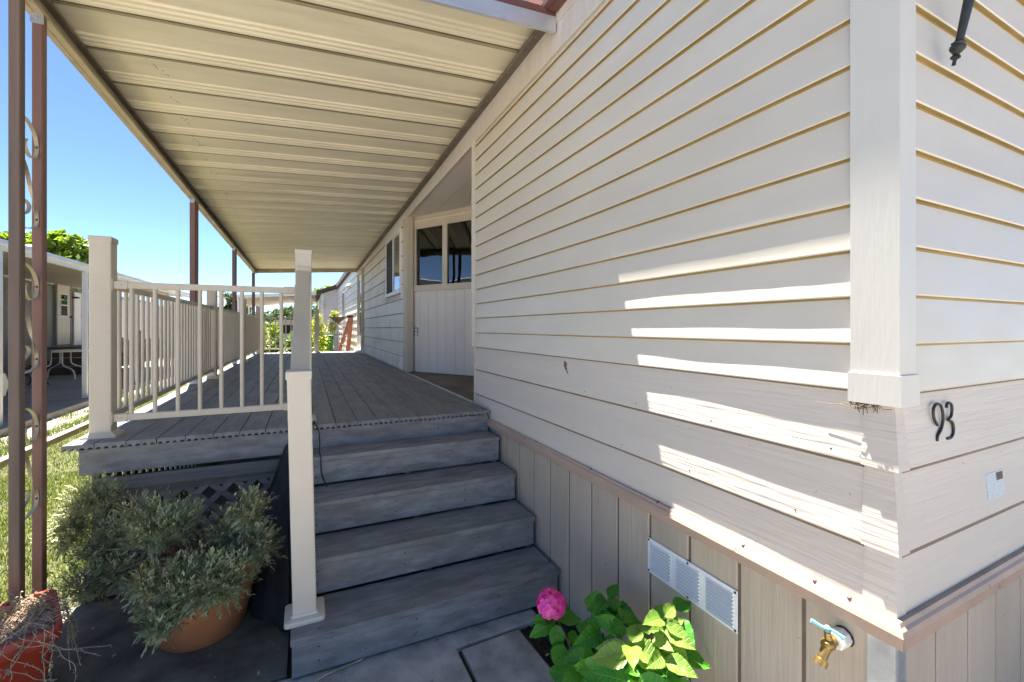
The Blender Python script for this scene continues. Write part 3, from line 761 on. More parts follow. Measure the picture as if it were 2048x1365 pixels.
# back door onto the deck
m = MB()
m.box(XW - 0.075, XW + 0.03, 12.00, 12.09, -0.66, 1.47, 0.003); m.box(XW - 0.075, XW + 0.03, 13.05, 13.14, -0.66, 1.47, 0.003)
m.box(XW - 0.085, XW + 0.03, 11.98, 13.16, 1.47, 1.54, 0.004)
dframe = m.build('door_frame', 'trim', home)
m = MB(); m.box(XW - 0.03, XW + 0.01, 12.095, 13.045, -0.63, 1.465, 0.003)
dr = m.build('door', 'white', home)
m = MB(); m.box(XW - 0.034, XW - 0.0305, 12.25, 12.89, -0.2, 1.3, 0.0); m.build('pane', 'glass', dr)
m = MB(); m.lathe((XW - 0.03, 12.20, 0.36), [(0.012, 0), (0.012, 0.04), (0.028, 0.045), (0.03, 0.065), (0.015, 0.078), (0.001, 0.08)], 12, (-1, 0, 0)); m.build('door_knob', 'brass', dr)
m = MB(); m.box(XW - 0.16, XW - 0.005, 11.99, 13.15, -0.657, -0.60, 0.004); m.build('door_step', 'white', home)
m = MB(); m.box(XW - 0.10, XW - 0.004, 11.85, 11.97, -0.657, -0.50, 0.006); m.build('door_post_base', 'white', home)

# roof
m = MB(); m.box(XW - 0.07, 6.6, YW - 0.22, 24.3, 1.905, 2.12); m.build('roof', 'roofbrown', home)
m = MB(); m.box(XW - 0.107, XW - 0.0705, YW - 0.25, 2.259, 1.858, 2.06, 0.003)
m.box(XW - 0.0704, XW - 0.008, 2.0, 2.259, 1.858, 1.904, 0.0); m.build('gutter', 'brown', home)
m = MB(); m.box(XW - 0.084, XW - 0.071, 2.25, 24.3, 1.93, 2.06, 0.003); m.build('fascia', 'brown', home)

m = MB(); rs = random.Random(6)
for i, zb in enumerate((-0.36, -0.57)):
    y = 0.75 + 0.1 * i
    while y < 3.6:
        m.lathe((XW - 0.0165, y, zb + 0.022), [(0.0035, -0.001), (0.003, 0.0012), (0.0003, 0.0016)], 6, (-1, 0, 0)); y += 0.405
m.build('nail_head', 'brownwood', home)
# small fixtures on the house -------------------------------------------------
vt = thing('vent', 'white three section louvred vent on the taupe skirting', 'vent', (XW - 0.008, 1.27, -0.98))
m = MB(); m.box(XW - 0.0115, XW - 0.0068, 1.052, 1.492, -1.052, -0.905, 0.001); m.build('plate', 'vent', vt)
lv = MB(); sl = MB()
for s0 in (1.066, 1.212, 1.358):
    for k in range(9):
        z = -1.036 + k * 0.0136
        V = [(XW - 0.0114, s0, z), (XW - 0.0114, s0 + 0.118, z), (XW - 0.0195, s0 + 0.113, z + 0.001), (XW - 0.0195, s0 + 0.005, z + 0.001), (XW - 0.0114, s0, z + 0.0075), (XW - 0.0114, s0 + 0.118, z + 0.0075)]
        lv.add(V, [(3, 2, 5, 4), (0, 3, 4), (1, 5, 2)])
        sl.box(XW - 0.0121, XW - 0.0116, s0 + 0.004, s0 + 0.114, z - 0.0060, z + 0.001)
setp(sl.build('slot', 'greypaint', vt), kind='stuff')
setp(lv.build('louvre', 'vent', vt), kind='stuff')
for (y, z) in ((1.06, -0.913), (1.06, -1.044), (1.27, -0.913), (1.27, -1.044), (1.484, -0.913), (1.484, -1.044)):
    m = MB(); m.lathe((XW - 0.0115, y, z), [(0.0045, 0), (0.0045, 0.002), (0.002, 0.004), (0.0003, 0.0042)], 8, (-1, 0, 0)); m.build('screw', 'black', vt)

tp = thing('garden_tap', 'brass garden tap with a teal handle on the skirting', 'tap', (XW, 0.722, -0.85))
AX = Vector((-0.94, 0.10, -0.12)).normalized()
def tpt(d, dy=0, dz=0): v = Vector((XW - 0.004, 0.722, -0.85)) + AX * d; return (v.x, v.y + dy, v.z + dz)
m = MB(); m.lathe(tpt(0), [(0.026, 0.0), (0.026, 0.003), (0.018, 0.004)], 20, AX); m.build('wall_plate', 'dark', tp)
m = MB(); m.lathe(tpt(0.003), [(0.0235, 0.0), (0.0235, 0.035), (0.021, 0.038), (0.012, 0.038)], 8, AX); m.build('pipe_collar', 'plastic', tp)
m = MB(); m.tube([tpt(0.03), tpt(0.055), tpt(0.07)], [0.011, 0.013, 0.012], 12)
m.lathe(tpt(0.062), [(0.001, -0.016), (0.012, -0.014), (0.0165, -0.004), (0.0165, 0.006), (0.012, 0.016), (0.001, 0.018)], 14, AX)
m.tube([tpt(0.062), tpt(0.075, 0, -0.012), tpt(0.09, 0, -0.034)], [0.012, 0.012, 0.011], 12)
ax2 = (Vector(tpt(0.09, 0, -0.034)) - Vector(tpt(0.075, 0, -0.012))).normalized()
m.lathe(tpt(0.088, 0, -0.030), [(0.011, 0.0), (0.0165, 0.002), (0.0165, 0.017), (0.0135, 0.017), (0.0125, 0.004), (0.001, 0.004)], 18, ax2)
m.tube([tpt(0.062, 0, 0.01), tpt(0.066, 0, 0.034)], [0.0105, 0.008], 12)
m.build('tap_body', 'brass', tp, smooth=True)
hp = Vector(tpt(0.067, 0, 0.042))
m = MB(); m.lathe(hp, [(0.008, -0.006), (0.0085, 0.004), (0.005, 0.008), (0.0005, 0.009)], 12)
m.tube([hp + Vector((-0.022, 0.03, 0.012)), hp + Vector((-0.008, 0.011, 0.002)), hp, hp + Vector((0.008, -0.011, -0.002)), hp + Vector((0.02, -0.03, -0.012))], [0.006, 0.0048, 0.006, 0.0048, 0.006], 8)
m.build('handle', 'teal', tp, smooth=True)

# house number
def on_end(t, z, o_=0.0): v = Vector((XW, YW, z)) + EX * t + NX * o_; return v
def px_end(px, py, o_):
    u = (px - 1024) / 885.0; c_ = math.cos(YAW); s_ = math.sin(YAW)
    r_ = Vector((u * c_ + s_, c_ - u * s_, (656 - py) / 885.0))
    P0 = Vector((XW, YW, 0)) + NX * o_
    k = P0.dot(NX) / r_.dot(NX)
    return r_ * k
def smooth_path(P, n=6):
    out = []
    Q = [P[0]] + list(P) + [P[-1]]
    for i in range(1, len(Q) - 2):
        for k in range(n):
            t = k / n
            a, b_, c_, d = Q[i - 1], Q[i], Q[i + 1], Q[i + 2]
            out.append(tuple(0.5 * ((2 * b_[j]) + (-a[j] + c_[j]) * t + (2 * a[j] - 5 * b_[j] + 4 * c_[j] - d[j]) * t * t + (-a[j] + 3 * b_[j] - 3 * c_[j] + d[j]) * t ** 3) for j in range(len(b_))))
    out.append(tuple(P[-1]))
    return out
D9 = [(800, 583), (778, 535), (773, 480), (785, 448), (803, 437), (825, 452), (838, 500), (838, 560), (824, 615), (803, 655), (798, 692)]
D3 = [(862, 464), (868, 436), (883, 430), (897, 446), (900, 485), (893, 522), (876, 546), (900, 560), (911, 600), (906, 645), (888, 670), (866, 674)]
for pts, txt, lab in ((D9, 'house_number', 'dark metal digit nine, left digit of the house number beside the corner'), (D3, 'house_number', 'dark metal digit three, right digit of the house number')):
    path = [px_end(1640 + x / 3.412, 680 + y / 3.412, 0.0135) for (x, y) in pts]
    m = MB(); m.tube(smooth_path([tuple(v) for v in path], 5), 0.0037, 8)
    setp(m.build(txt, 'black', loc=path[0], smooth=True), lab, 'house number', 'digits of the house number')
# faded label on the end wall
def lab_pt(x, y, o_):
    v = px_end(x, y, 0.012)
    off = -0.001 + 0.018 * (-0.356 - v.z) / 0.214
    return px_end(x, y, off + o_)
lb = [lab_pt(x, y, 0.0012) for (x, y) in ((1972, 950), (2005, 938), (2011, 990), (1977, 1000))]
m = MB()
mid = sum(lb, Vector()) / 4
V = [v for v in lb] + [v - NX * 0.0009 for v in lb]
m.add(V, [(0, 1, 2, 3), (4, 5, 6, 7), (0, 1, 5, 4), (1, 2, 6, 5), (2, 3, 7, 6), (3, 0, 4, 7)])
lbt = setp(m.build('label', 'paper', loc=mid), 'faded paper label with a dark corner stuck low on the end wall', 'label')
lb2 = [lab_pt(x, y, 0.0019) for (x, y) in ((1992, 946), (2005, 942), (2006, 957), (1994, 961))]
m = MB(); m.add([v for v in lb2] + [v - NX * 0.0005 for v in lb2], [(0, 1, 2, 3), (4, 5, 6, 7), (0, 1, 5, 4), (1, 2, 6, 5), (2, 3, 7, 6), (3, 0, 4, 7)])
m.build('printed_corner', 'brownwood', lbt)
# black wall lantern, its lower tail in view
lt = thing('wall_lantern', 'black wall lantern whose ribbed tail hangs beside the corner trim', 'wall lamp', (1.5, 0.58, 0.7))
a = px_end(1907, 132, 0.045); b_ = px_end(1938, 0, 0.075)
d = (b_ - a).normalized()
m = MB()
m.lathe(a, [(0.0006, 0.0), (0.0045, 0.001), (0.004, 0.010), (0.0045, 0.014), (0.011, 0.019), (0.010, 0.023), (0.006, 0.027), (0.012, 0.034), (0.0165, 0.040), (0.0165, 0.047), (0.013, 0.050), (0.016, 0.055), (0.0095, 0.060), (0.0095, 0.064)], 16, d)
m.lathe(a, [(0.0085, 0.062), (0.0125, 0.20), (0.016, 0.36)], 10, d)
m.build('tail', 'black', lt)
e2 = a + d * 0.36
m = MB(); m.lathe(e2, [(0.016, 0), (0.05, 0.02), (0.085, 0.05), (0.09, 0.06), (0.05, 0.065)], 6); m.lathe(e2, [(0.11, 0.29), (0.10, 0.31), (0.05, 0.36), (0.012, 0.38), (0.001, 0.40)], 6)
for k in range(6):
    t = math.pi / 3 * k
    m.bar(e2 + Vector((0.085 * math.cos(t), 0.085 * math.sin(t), 0.055)), e2 + Vector((0.105 * math.cos(t), 0.105 * math.sin(t), 0.30)), 0.008, 0.008)
m.build('cage', 'black', lt)
m = MB(); m.lathe(e2, [(0.08, 0.06), (0.10, 0.29)], 6); m.build('lantern_glass', 'glass', lt)
m = MB(); m.tube([e2 + Vector((0, 0, 0.38)), e2 + Vector((0.02, 0.02, 0.42)), e2 + Vector((0.03, 0.075, 0.40)), Vector((e2.x + 0.03, 0.625, e2.z + 0.3))], 0.009, 8)
m.box(e2.x - 0.02, e2.x + 0.08, 0.585, 0.607, e2.z + 0.2, e2.z + 0.42, 0.004); m.build('bracket', 'black', lt)
# outlet in the entry
ot = thing('outlet', 'white double socket outlet on the grooved entry wall', 'outlet', rec(0.115, 0.006, -0.05))
m = MB(); rec_box(m, 0.075, 0.155, 0.0042, 0.010, -0.115, 0.005); m.build('plate', 'greypaint', ot)
for z in (-0.085, -0.03):
    m = MB(); rec_box(m, 0.095, 0.135, 0.0102, 0.014, z - 0.02, z + 0.02); m.build('socket', 'plastic', ot)
# mud daubs on the siding
mb = MB()
rs = random.Random(3)
for (y, z, r_) in ((2.175, -0.215, 0.019), (2.165, -0.235, 0.014), (2.15, -0.252, 0.011), (2.14, -0.262, 0.008), (2.18, -0.20, 0.008)):
    mb.lathe((XW - 0.005, y, z), [(r_, -0.004), (r_ * 0.8, 0.002), (r_ * 0.4, 0.005), (0.0005, 0.0055)], 9, (-1, 0, 0))
setp(mb.build('mud_nest', 'mud', loc=(XW, 2.165, -0.235)), 'small brown mud nest on the siding beside the steps', 'mud nest')
m = MB(); rs = random.Random(19)
for k in range(34):
    p0 = Vector((XW - 0.02 + rs.uniform(-0.006, 0.01), YW + 0.02 + rs.uniform(0, 0.07), V0 - 0.028))
    L_ = rs.uniform(0.01, 0.035); a_ = rs.uniform(-1.2, 1.2)
    m.tube([tuple(p0), tuple(p0 + Vector((-0.004, math.sin(a_) * L_ * 0.6, -L_ * 0.5))), tuple(p0 + Vector((-0.003, math.sin(a_) * L_ * 1.3, -L_ * math.cos(a_))))], 0.0009, 4, False)
m.tube(smooth_path([(XW - 0.021, 0.69, V0 - 0.031), (XW - 0.019, 0.74, V0 - 0.045), (XW - 0.018, 0.79, V0 - 0.046)], 5), 0.0009, 4, False)
setp(m.build('nest_debris', 'bark', loc=(XW, 0.65, V0 - 0.03)), 'wispy dark nest debris under the corner trim cap', 'debris')
# sconce beside the back door
sc = thing('sconce', 'small globe sconce on the siding beyond the back door', 'wall lamp', (XW - 0.02, 15.4, 1.42))
m = MB(); m.lathe((XW - 0.014, 15.4, 1.42), [(0.07, 0), (0.07, 0.02), (0.03, 0.03), (0.02, 0.12), (0.001, 0.121)], 14, (-1, 0, 0)); m.build('mount', 'white', sc)
m = MB(); m.lathe((XW - 0.13, 15.4, 1.28), [(0.02, 0.16), (0.05, 0.13), (0.085, 0.07), (0.085, 0.02), (0.05, -0.03), (0.001, -0.045)], 14); m.build('globe', 'lampglass', sc, smooth=True)

# ------------------------------------------------------------------ patio cover
cov = thing('patio_cover', 'cream aluminium patio cover on brown posts over the deck', 'patio cover', (0, 2.3, DZ))
SX = 0.061; SY = -0.0150
def pz(x, y): return 1.862 - SX * (XW - x) + SY * (y - 3.0)
PW = 0.4135
prof = [(0.0, 0.024), (0.016, 0.028), (0.060, 0.030), (0.295, 0.030), (0.301, 0.028), (0.307, 0.021), (0.313, 0.019), (0.330, 0.019), (0.336, 0.016), (0.342, 0.011), (0.348, 0.010), (0.366, 0.010), (0.371, 0.007), (0.377, 0.004), (PW - 0.016, 0.003), (PW - 0.001, 0.004), (PW, 0.022)]
V = []; F = []
xs = [-1.238 + (1.338 + 1.238) * i / 8 for i in range(9)]
n = len(prof)
for x in xs:
    for (yy, zz) in prof: V.append((x, yy, zz - SX * (XW - x)))
for x in xs:
    for (yy, zz) in prof: V.append((x, yy, zz - SX * (XW - x) + 0.0012))
o_ = len(xs) * n
for i in range(len(xs) - 1):
    for k in range(n - 1):
        F.append((i * n + k, i * n + k + 1, (i + 1) * n + k + 1, (i + 1) * n + k))
        F.append((o_ + i * n + k, o_ + (i + 1) * n + k, o_ + (i + 1) * n + k + 1, o_ + i * n + k + 1))
pm = MB(); pm.add(V, F)
me_pan = bpy.data.meshes.new('roof_pan'); me_pan.from_pydata(pm.v, [], pm.f); me_pan.materials.append(M['pan']); me_pan.materials.append(M['pan_seam_shade']); me_pan.materials.append(M['pan_edge_shade'])
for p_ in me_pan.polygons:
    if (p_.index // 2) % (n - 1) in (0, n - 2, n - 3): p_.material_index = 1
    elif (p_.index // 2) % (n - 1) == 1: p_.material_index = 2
YC0 = 2.285
NP = 27
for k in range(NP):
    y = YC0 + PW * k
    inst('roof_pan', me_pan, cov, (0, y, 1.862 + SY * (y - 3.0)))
YC1 = YC0 + PW * NP
def bend(x0, x1, dz0, dz1, name, mat, y0=YC0, y1=YC1):
    m = MB(); V = []
    for y in (y0, y1):
        for (x, dz) in ((x0, dz0), (x1, dz0), (x1, dz1), (x0, dz1)):
            V.append((x, y, pz((x0 + x1) / 2, y) + dz))
    m.add(V, [(0, 1, 2, 3), (4, 5, 6, 7), (0, 1, 5, 4), (1, 2, 6, 5), (2, 3, 7, 6), (3, 0, 4, 7)])
    return m.build(name, mat, cov)
bend(-1.270, -1.240, -0.125, 0.05, 'edge_beam', 'beam')
bend(-1.239, -1.203, -0.125, -0.105, 'beam_flange', 'beam')
bend(-1.239, -1.205, -0.028, -0.01, 'edge_channel', 'ledger')
bend(1.285, 1.337, -0.045, -0.012, 'wall_channel', 'ledger')
def cross(y0, y1, dz0, dz1, name, mat, x0=-1.275, x1=1.335):
    m = MB(); V = []
    for x in (x0, x1):
        for (y, dz) in ((y0, dz0), (y1, dz0), (y1, dz1), (y0, dz1)): V.append((x, y, pz(x, y) + dz))
    m.add(V, [(0, 1, 2, 3), (4, 5, 6, 7), (0, 1, 5, 4), (1, 2, 6, 5), (2, 3, 7, 6), (3, 0, 4, 7)])
    return m.build(name, mat, cov)
cross(YC0 - 0.022, YC0 - 0.002, -0.125, -0.035, 'front_fascia', 'aluminium')
cross(YC0 - 0.018, YC0 + 0.03, -0.034, 0.012, 'fascia_cap', 'brown')
cross(YC1 + 0.002, YC1 + 0.03, -0.10, 0.05, 'back_fascia', 'beam')

m = MB(); rs = random.Random(77)
for k in range(3, 15):
    y0 = YC0 + PW * k
    for j in range(rs.randint(5, 12)):
        yy = y0 + rs.uniform(0.055, 0.29); xx = -0.93 + 0.05 * (yy - y0) / 0.3 + rs.gauss(0, 0.012) - 0.004 * k
        zz = 1.862 + SY * (y0 - 3.0) + 0.030 - SX * (XW - xx) - 0.0012
        a_ = rs.uniform(0.9, 2.2); L_ = rs.uniform(0.004, 0.018); w_ = rs.uniform(0.002, 0.006); d_ = Vector((math.cos(a_), math.sin(a_), 0)); e_ = Vector((-d_.y, d_.x, 0)); c = Vector((xx, yy, zz))
        sl_ = lambda v: Vector((v.x, v.y, v.z + SX * (v.x - xx)))
        m.add([sl_(c - d_ * L_), sl_(c + e_ * w_), sl_(c + d_ * L_ * 0.8), sl_(c - e_ * w_ * 0.7)], [(0, 1, 2, 3)])
setp(m.build('peeling_mark', 'roofbrown', cov), kind='stuff')
m = MB()
for k in range(NP):
    y = YC0 + PW * k + 0.17
    m.lathe((1.30, y, pz(1.30, y) - 0.0455), [(0.005, 0.001), (0.005, -0.002), (0.0003, -0.004)], 6)
m.build('channel_screw', 'galv', cov)
PX = -1.23
def cpost(y, z0, mat, w=0.042, d=0.042):
    m = MB()
    zt = pz(-1.25, y) - 0.1255
    m.box(PX - w / 2, PX + w / 2, y - d / 2, y + d / 2, z0, zt, 0.003)
    m.box(PX + w / 2 - 0.011, PX + w / 2 - 0.003, y - d / 2 - 0.003, y - d / 2 + 0.0005, z0, zt - 0.03, 0.0)
    return m.build('support_post', mat, cov), zt
_, zt1 = cpost(2.848, GZ, 'brownpost2')
_, zt2 = cpost(3.041, GZ, 'brownpost')
for y in (6.36, 9.62, 12.85):
    cpost(y, DZ, 'brownpost', 0.055, 0.055)
    cpost(y + 0.13, DZ, 'brownpost', 0.055, 0.055)
    m = MB(); m.lathe((PX, y, DZ), [(0.075, 0), (0.07, 0.012), (0.05, 0.04), (0.045, 0.07)], 16); m.build('post_collar', 'plastic', cov, smooth=True)
for y in (2.848, 3.041, 6.36, 9.62, 12.85):
    zt = pz(-1.25, y) - 0.125
    m = MB(); m.box(PX - 0.026, PX + 0.026, y - 0.026, y - 0.0225 if y < 5 else y - 0.03, zt - 0.05, zt + 0.02, 0.001)
    m.lathe((PX, y - 0.026 if y < 5 else y - 0.03, zt - 0.02), [(0.006, 0), (0.005, 0.004), (0.0005, 0.005)], 8, (0, -1, 0)); m.build('post_bracket', 'galv', cov)
# ornamental scrolls between the two front posts
def ribbon(mb, path, width, tw=None, th=0.003):
    P = [Vector(p) for p in path]; n = len(P); V = []; F = []
    for i, p in enumerate(P):
        d = (P[min(i + 1, n - 1)] - P[max(i - 1, 0)]).normalized()
        x = Vector((1, 0, 0)); nn = d.cross(x).normalized()
        a = 0 if tw is None else tw[i]
        xx = x * math.cos(a) + nn * math.sin(a); yy = d.cross(xx).normalized()
        for (sx, sy) in ((-1, -1), (1, -1), (1, 1), (-1, 1)): V.append(p + xx * sx * width / 2 + yy * sy * th / 2)
    for i in range(n - 1):
        for k in range(4): F.append((i * 4 + k, i * 4 + (k + 1) % 4, (i + 1) * 4 + (k + 1) % 4, (i + 1) * 4 + k))
    F += [(3, 2, 1, 0), tuple(range((n - 1) * 4, n * 4))]
    mb.add(V, F)
def zpx(py): return (656 - py) * 2.11 / 885
Y0s = 2.870
for rep in (-1, 0, 1):
    off = rep * 293
    def P2(pts): return [(PX, Y0s + t, zpx(py + off)) for (t, py) in pts]
    m = MB()
    C1 = smooth_path(P2([(0.0, 525), (0.06, 527), (0.115, 541), (0.143, 560), (0.146, 578), (0.125, 594), (0.085, 598), (0.05, 588), (0.04, 574), (0.055, 566)]), 5)
    ribbon(m, C1, 0.016)
    if rep < 1 or True:
        TW = smooth_path(P2([(0.0, 575), (0.03, 600), (0.065, 635), (0.10, 675), (0.135, 705), (0.146, 722), (0.128, 738), (0.07, 746), (0.0, 748)]), 7)
        nn = len(TW); tw = [max(0, min(1, (i / nn - 0.06) / 0.5)) * math.pi * 2 for i in range(nn)]
        ribbon(m, TW, 0.016, tw)
        ribbon(m, smooth_path(P2([(0.0, 691), (0.05, 692), (0.078, 700), (0.065, 713), (0.02, 722), (0.0, 723)]), 5), 0.016)
    m.build('scroll', 'scroll', cov)
    m = MB()
    for (t, py) in ((0.1475, 570), (0.1475, 722)):
        m.lathe((PX, Y0s + t - 0.003, zpx(py + off)), [(0.006, 0), (0.005, 0.003), (0.0005, 0.0045)], 8, (0, -1, 0))
    m.build('rivet', 'brownwood', cov)

# ------------------------------------------------------------------ deck
deck = thing('deck', 'grey composite deck raised beside the mobile home', 'deck', (0, 3.3, GZ))
BW = 0.1425; GAP = 0.004; TH = 0.036
def board_mesh(L_, name='deck_board'):
    sec = [(-BW / 2 + GAP / 2 + 0.002, 0.0), (-BW / 2 + GAP / 2, -0.003)]
    sec.append((-BW / 2 + GAP / 2, -TH))
    npk = 4
    for k in range(npk):
        cx = -BW / 2 + BW * (k + 0.5) / npk + 0.0
        for j in range(6):
            t = math.pi * j / 5
            sec.append((cx - 0.0125 * math.cos(t), -TH + 0.016 * math.sin(t)))
    sec += [(BW / 2 - GAP / 2, -TH), (BW / 2 - GAP / 2, -0.003), (BW / 2 - GAP / 2 - 0.002, 0.0)]
    m = MB(); m.sweep(sec, (0, 0, 0), (0, L_, 0), (1, 0, 0), (0, 0, 1))
    return m.mesh(name, 'deck')
YD0, YDS, YD1 = 3.288, 8.0, 13.25
mA = board_mesh(YDS - YD0 - 0.003); mB_ = board_mesh(YD1 - YDS)
rs = random.Random(11)
for k in range(18):
    x = -1.243 + BW * (k + 0.5)
    inst('deck_board', mA, deck, (x, YD0 + rs.uniform(-0.004, 0.004), DZ + rs.uniform(-0.0012, 0.0008)))
    inst('deck_board', mB_, deck, (x, YDS, DZ + rs.uniform(-0.0012, 0.0008)))
m = MB(); m.box(-1.175, 1.325, YD0 + 0.028, YD0 + 0.05, DZ - TH - 0.150, DZ - TH - 0.001, 0.003); m.build('fascia_board', 'step', deck)
m = MB(); m.box(-1.19, -1.165, YD0 + 0.06, YD1 - 0.03, DZ - TH - 0.150, DZ - TH - 0.001, 0.003); m.build('fascia_board', 'step', deck)
m = MB(); m.box(-1.20, 1.33, YD1 + 0.002, YD1 + 0.03, DZ - 0.18, DZ - 0.003, 0.003); m.build('fascia_board', 'rail', deck)
m = MB()
for x in [-1.1 + 0.4 * k for k in range(7)]:
    m.box(x - 0.02, x + 0.02, YD0 + 0.06, YD1 - 0.01, DZ - TH - 0.14, DZ - TH - 0.002)
m.build('joist', 'oldwood', deck)
# lattice skirt under the front of the deck
LY = YD0 + 0.10
m = MB(); m.box(-1.14, -0.085, LY - 0.012, LY + 0.02, -0.965, -0.885, 0.003); m.build('lattice_rail', 'oldwood', deck)
m = MB(); m.box(-1.14, -0.085, LY + 0.024, LY + 0.045, -1.02, -0.966, 0.003); m.build('lattice_rail', 'oldwood', deck)
m = MB(); m.box(-1.14, -1.08, LY - 0.012, LY + 0.02, GZ, -0.967, 0.003); m.build('lattice_stile', 'oldwood', deck)
m = MB(); m.box(-1.14, -0.085, LY - 0.012, LY + 0.02, GZ + 0.001, GZ + 0.07, 0.003); m.build('lattice_rail', 'oldwood', deck)
def lattice(xa, xb, z0, z1, y_, horiz_axis='x'):
    H = z1 - z0
    for sgn in (1, -1):
        c = -H
        while c < (xb - xa):
            pts = []
            for (px_, pz_) in ((0, 0), (H, H)):
                pts.append((px_, pz_))
            x0_, x1_ = xa + c, xa + c + H
            za, zb_ = (z0, z1) if sgn > 0 else (z1, z0)
            ax, bx = max(xa, x0_), min(xb, x1_)
            if bx - ax > 0.03:
                pa = za + (zb_ - za) * (ax - x0_) / H; pb = za + (zb_ - za) * (bx - x0_) / H
                m = MB()
                if horiz_axis == 'x': m.bar((ax, y_ + (0.005 if sgn > 0 else 0.012), pa), (bx, y_ + (0.005 if sgn > 0 else 0.012), pb), 0.006, 0.036)
                else: m.bar((y_ + (0.0 if sgn > 0 else 0.007), ax, pa), (y_ + (0.0 if sgn > 0 else 0.007), bx, pb), 0.006, 0.036)
                m.build('lattice_slat', 'oldwood', deck)
            c += 0.135
lattice(-1.08, -0.085, GZ + 0.02, -0.96, LY + 0.02)
m = MB(); m.box(-1.165, 1.3, YD1 - 0.06, YD1 - 0.04, GZ, DZ - 0.2); m.build('skirt_board', 'oldwood', deck)
# side skirt of spaced slats, daylight shows between them
me_sl = MB().box(-0.008, 0.008, -0.045, 0.045, GZ - 0.02, -0.86, 0.0).mesh('skirt_slat', 'oldwood')
y = YD0 + 0.2
for k in range(60):
    inst('skirt_slat', me_sl, deck, (-1.155, y, 0)); y += 0.165
# threshold strip along the entry
m = MB(); m.box(XW - 0.032, XW - 0.0045, 3.70, 6.6, DZ - 0.02, DZ + 0.006, 0.002); m.build('threshold', 'threshold', deck)

# ------------------------------------------------------------------ steps
st = thing('steps', 'flight of four grey composite steps up to the deck', 'steps', (0.64, 2.2, GZ))
TZ = [-1.398, -1.203, -1.011, -0.824]
TY = [2.203, 2.500, 2.785, 3.07, YD0 + 0.03]
SX0, SX1 = -0.068, 1.322
for i in range(4):
    yb = TY[i + 1] + 0.02
    ymid = TY[i] + 0.148
    for (y0, y1) in ((TY[i], ymid - 0.002), (ymid + 0.002, yb - 0.004)):
        m = MB(); m.box(SX0, SX1, y0, y1, TZ[i] - 0.030, TZ[i], 0.004); m.build('tread', 'step', st)
    zb = (TZ[i - 1] + 0.012) if i > 0 else GZ + 0.012
    m = MB(); m.box(SX0 + 0.006, SX1 - 0.004, TY[i] + 0.014, TY[i] + 0.036, zb, TZ[i] - 0.031, 0.002); m.build('riser', 'step', st)
for x in (SX0 + 0.012, 0.62, SX1 - 0.05):
    m = MB(); poly = [(TY[0] + 0.038, GZ)]
    for i in range(4):
        poly += [(TY[i] + 0.038, TZ[i] - 0.031), (TY[i + 1] + 0.038 if i < 3 else 3.31, TZ[i] - 0.031)]
    poly += [(3.31, GZ)]
    k = len(poly)
    V = [(x, a, b_) for a, b_ in poly] + [(x + 0.038, a, b_) for a, b_ in poly]
    F = [tuple(range(k)), tuple(range(k, 2 * k))] + [(j, (j + 1) % k, k + (j + 1) % k, k + j) for j in range(k)]
    m.add(V, F); m.build('stringer', 'oldwood', st)

m = MB()
for i in range(4):
    for x in (0.05, 0.5, 0.95, 1.28):
        for dz in (-0.065, -0.13):
            m.lathe((x, TY[i] + 0.0143, TZ[i] + dz), [(0.0045, -0.001), (0.0045, 0.0008), (0.0003, 0.001)], 6, (0, -1, 0))
        for dy in (0.04, 0.11, 0.19):
            m.lathe((x, TY[i] + dy, TZ[i]), [(0.0045, -0.001), (0.0045, 0.0008), (0.0003, 0.001)], 6)
m.build('screw', 'black', st)
def litter(name, n, x0, x1, y0, y1, z, mat, sd):
    rs = random.Random(sd); V = []; F = []
    for i in range(n):
        c = Vector((rs.uniform(x0, x1), rs.uniform(y0, y1), z + 0.003)); a = rs.uniform(0, 6.28); L_ = rs.uniform(0.004, 0.02); w_ = L_ * rs.uniform(0.15, 0.45)
        d = Vector((math.cos(a), math.sin(a), 0)); e_ = Vector((-d.y, d.x, 0)); k = len(V)
        V += [c - d * L_, c + e_ * w_ + Vector((0, 0, rs.uniform(0, 0.006))), c + d * L_ + Vector((0, 0, rs.uniform(0, 0.008))), c - e_ * w_]
        F.append((k, k + 1, k + 2, k + 3))
    m = MB(); m.add(V, F); setp(m.build(name, mat), kind='stuff')
litter('leaf_litter', 70, -1.45, -0.1, 1.6, 3.2, GZ, 'straw', 1)
litter('leaf_litter', 40, -0.2, 1.2, 1.6, 2.2, GZ, 'straw', 2)
# ------------------------------------------------------------------ railings
def sleeve(mb, x, y, z0, z1, w=0.105, b=0.008, lean=0.0):
    mb.box(x - w / 2, x + w / 2, y - w / 2, y + w / 2, z0, z1, b)
def post(parent, x, y, z0, z1, mat='rail', w=0.105, flange=True):
    m = MB(); sleeve(m, x, y, z0, z1 - 0.02, w); o = m.build('post', mat, parent)
    m = MB(); m.box(x - w / 2 - 0.004, x + w / 2 + 0.004, y - w / 2 - 0.004, y + w / 2 + 0.004, z1 - 0.034, z1, 0.006); m.build('post_cap', mat, o)
    if flange:
        m = MB(); h = w / 2 + 0.03
        bm = MB()
        V = [(x + sx * (h if k == 0 else (h - 0.004 if k == 1 else w / 2 + 0.002)), y + sy * (h if k == 0 else (h - 0.004 if k == 1 else w / 2 + 0.002)), z0 + zz)
             for k, zz in ((0, 0.0), (1, 0.012), (2, 0.032)) for (sx, sy) in ((-1, -1), (1, -1), (1, 1), (-1, 1))]
        F = [(3, 2, 1, 0)] + [(k * 4 + j, k * 4 + (j + 1) % 4, (k + 1) * 4 + (j + 1) % 4, (k + 1) * 4 + j) for k in range(2) for j in range(4)] + [(8, 9, 10, 11)]
        m.add(V, F); m.build('post_base', mat, o)
    return o
BALR = 0.0125
zt_, zb_ = 0.262, -0.552
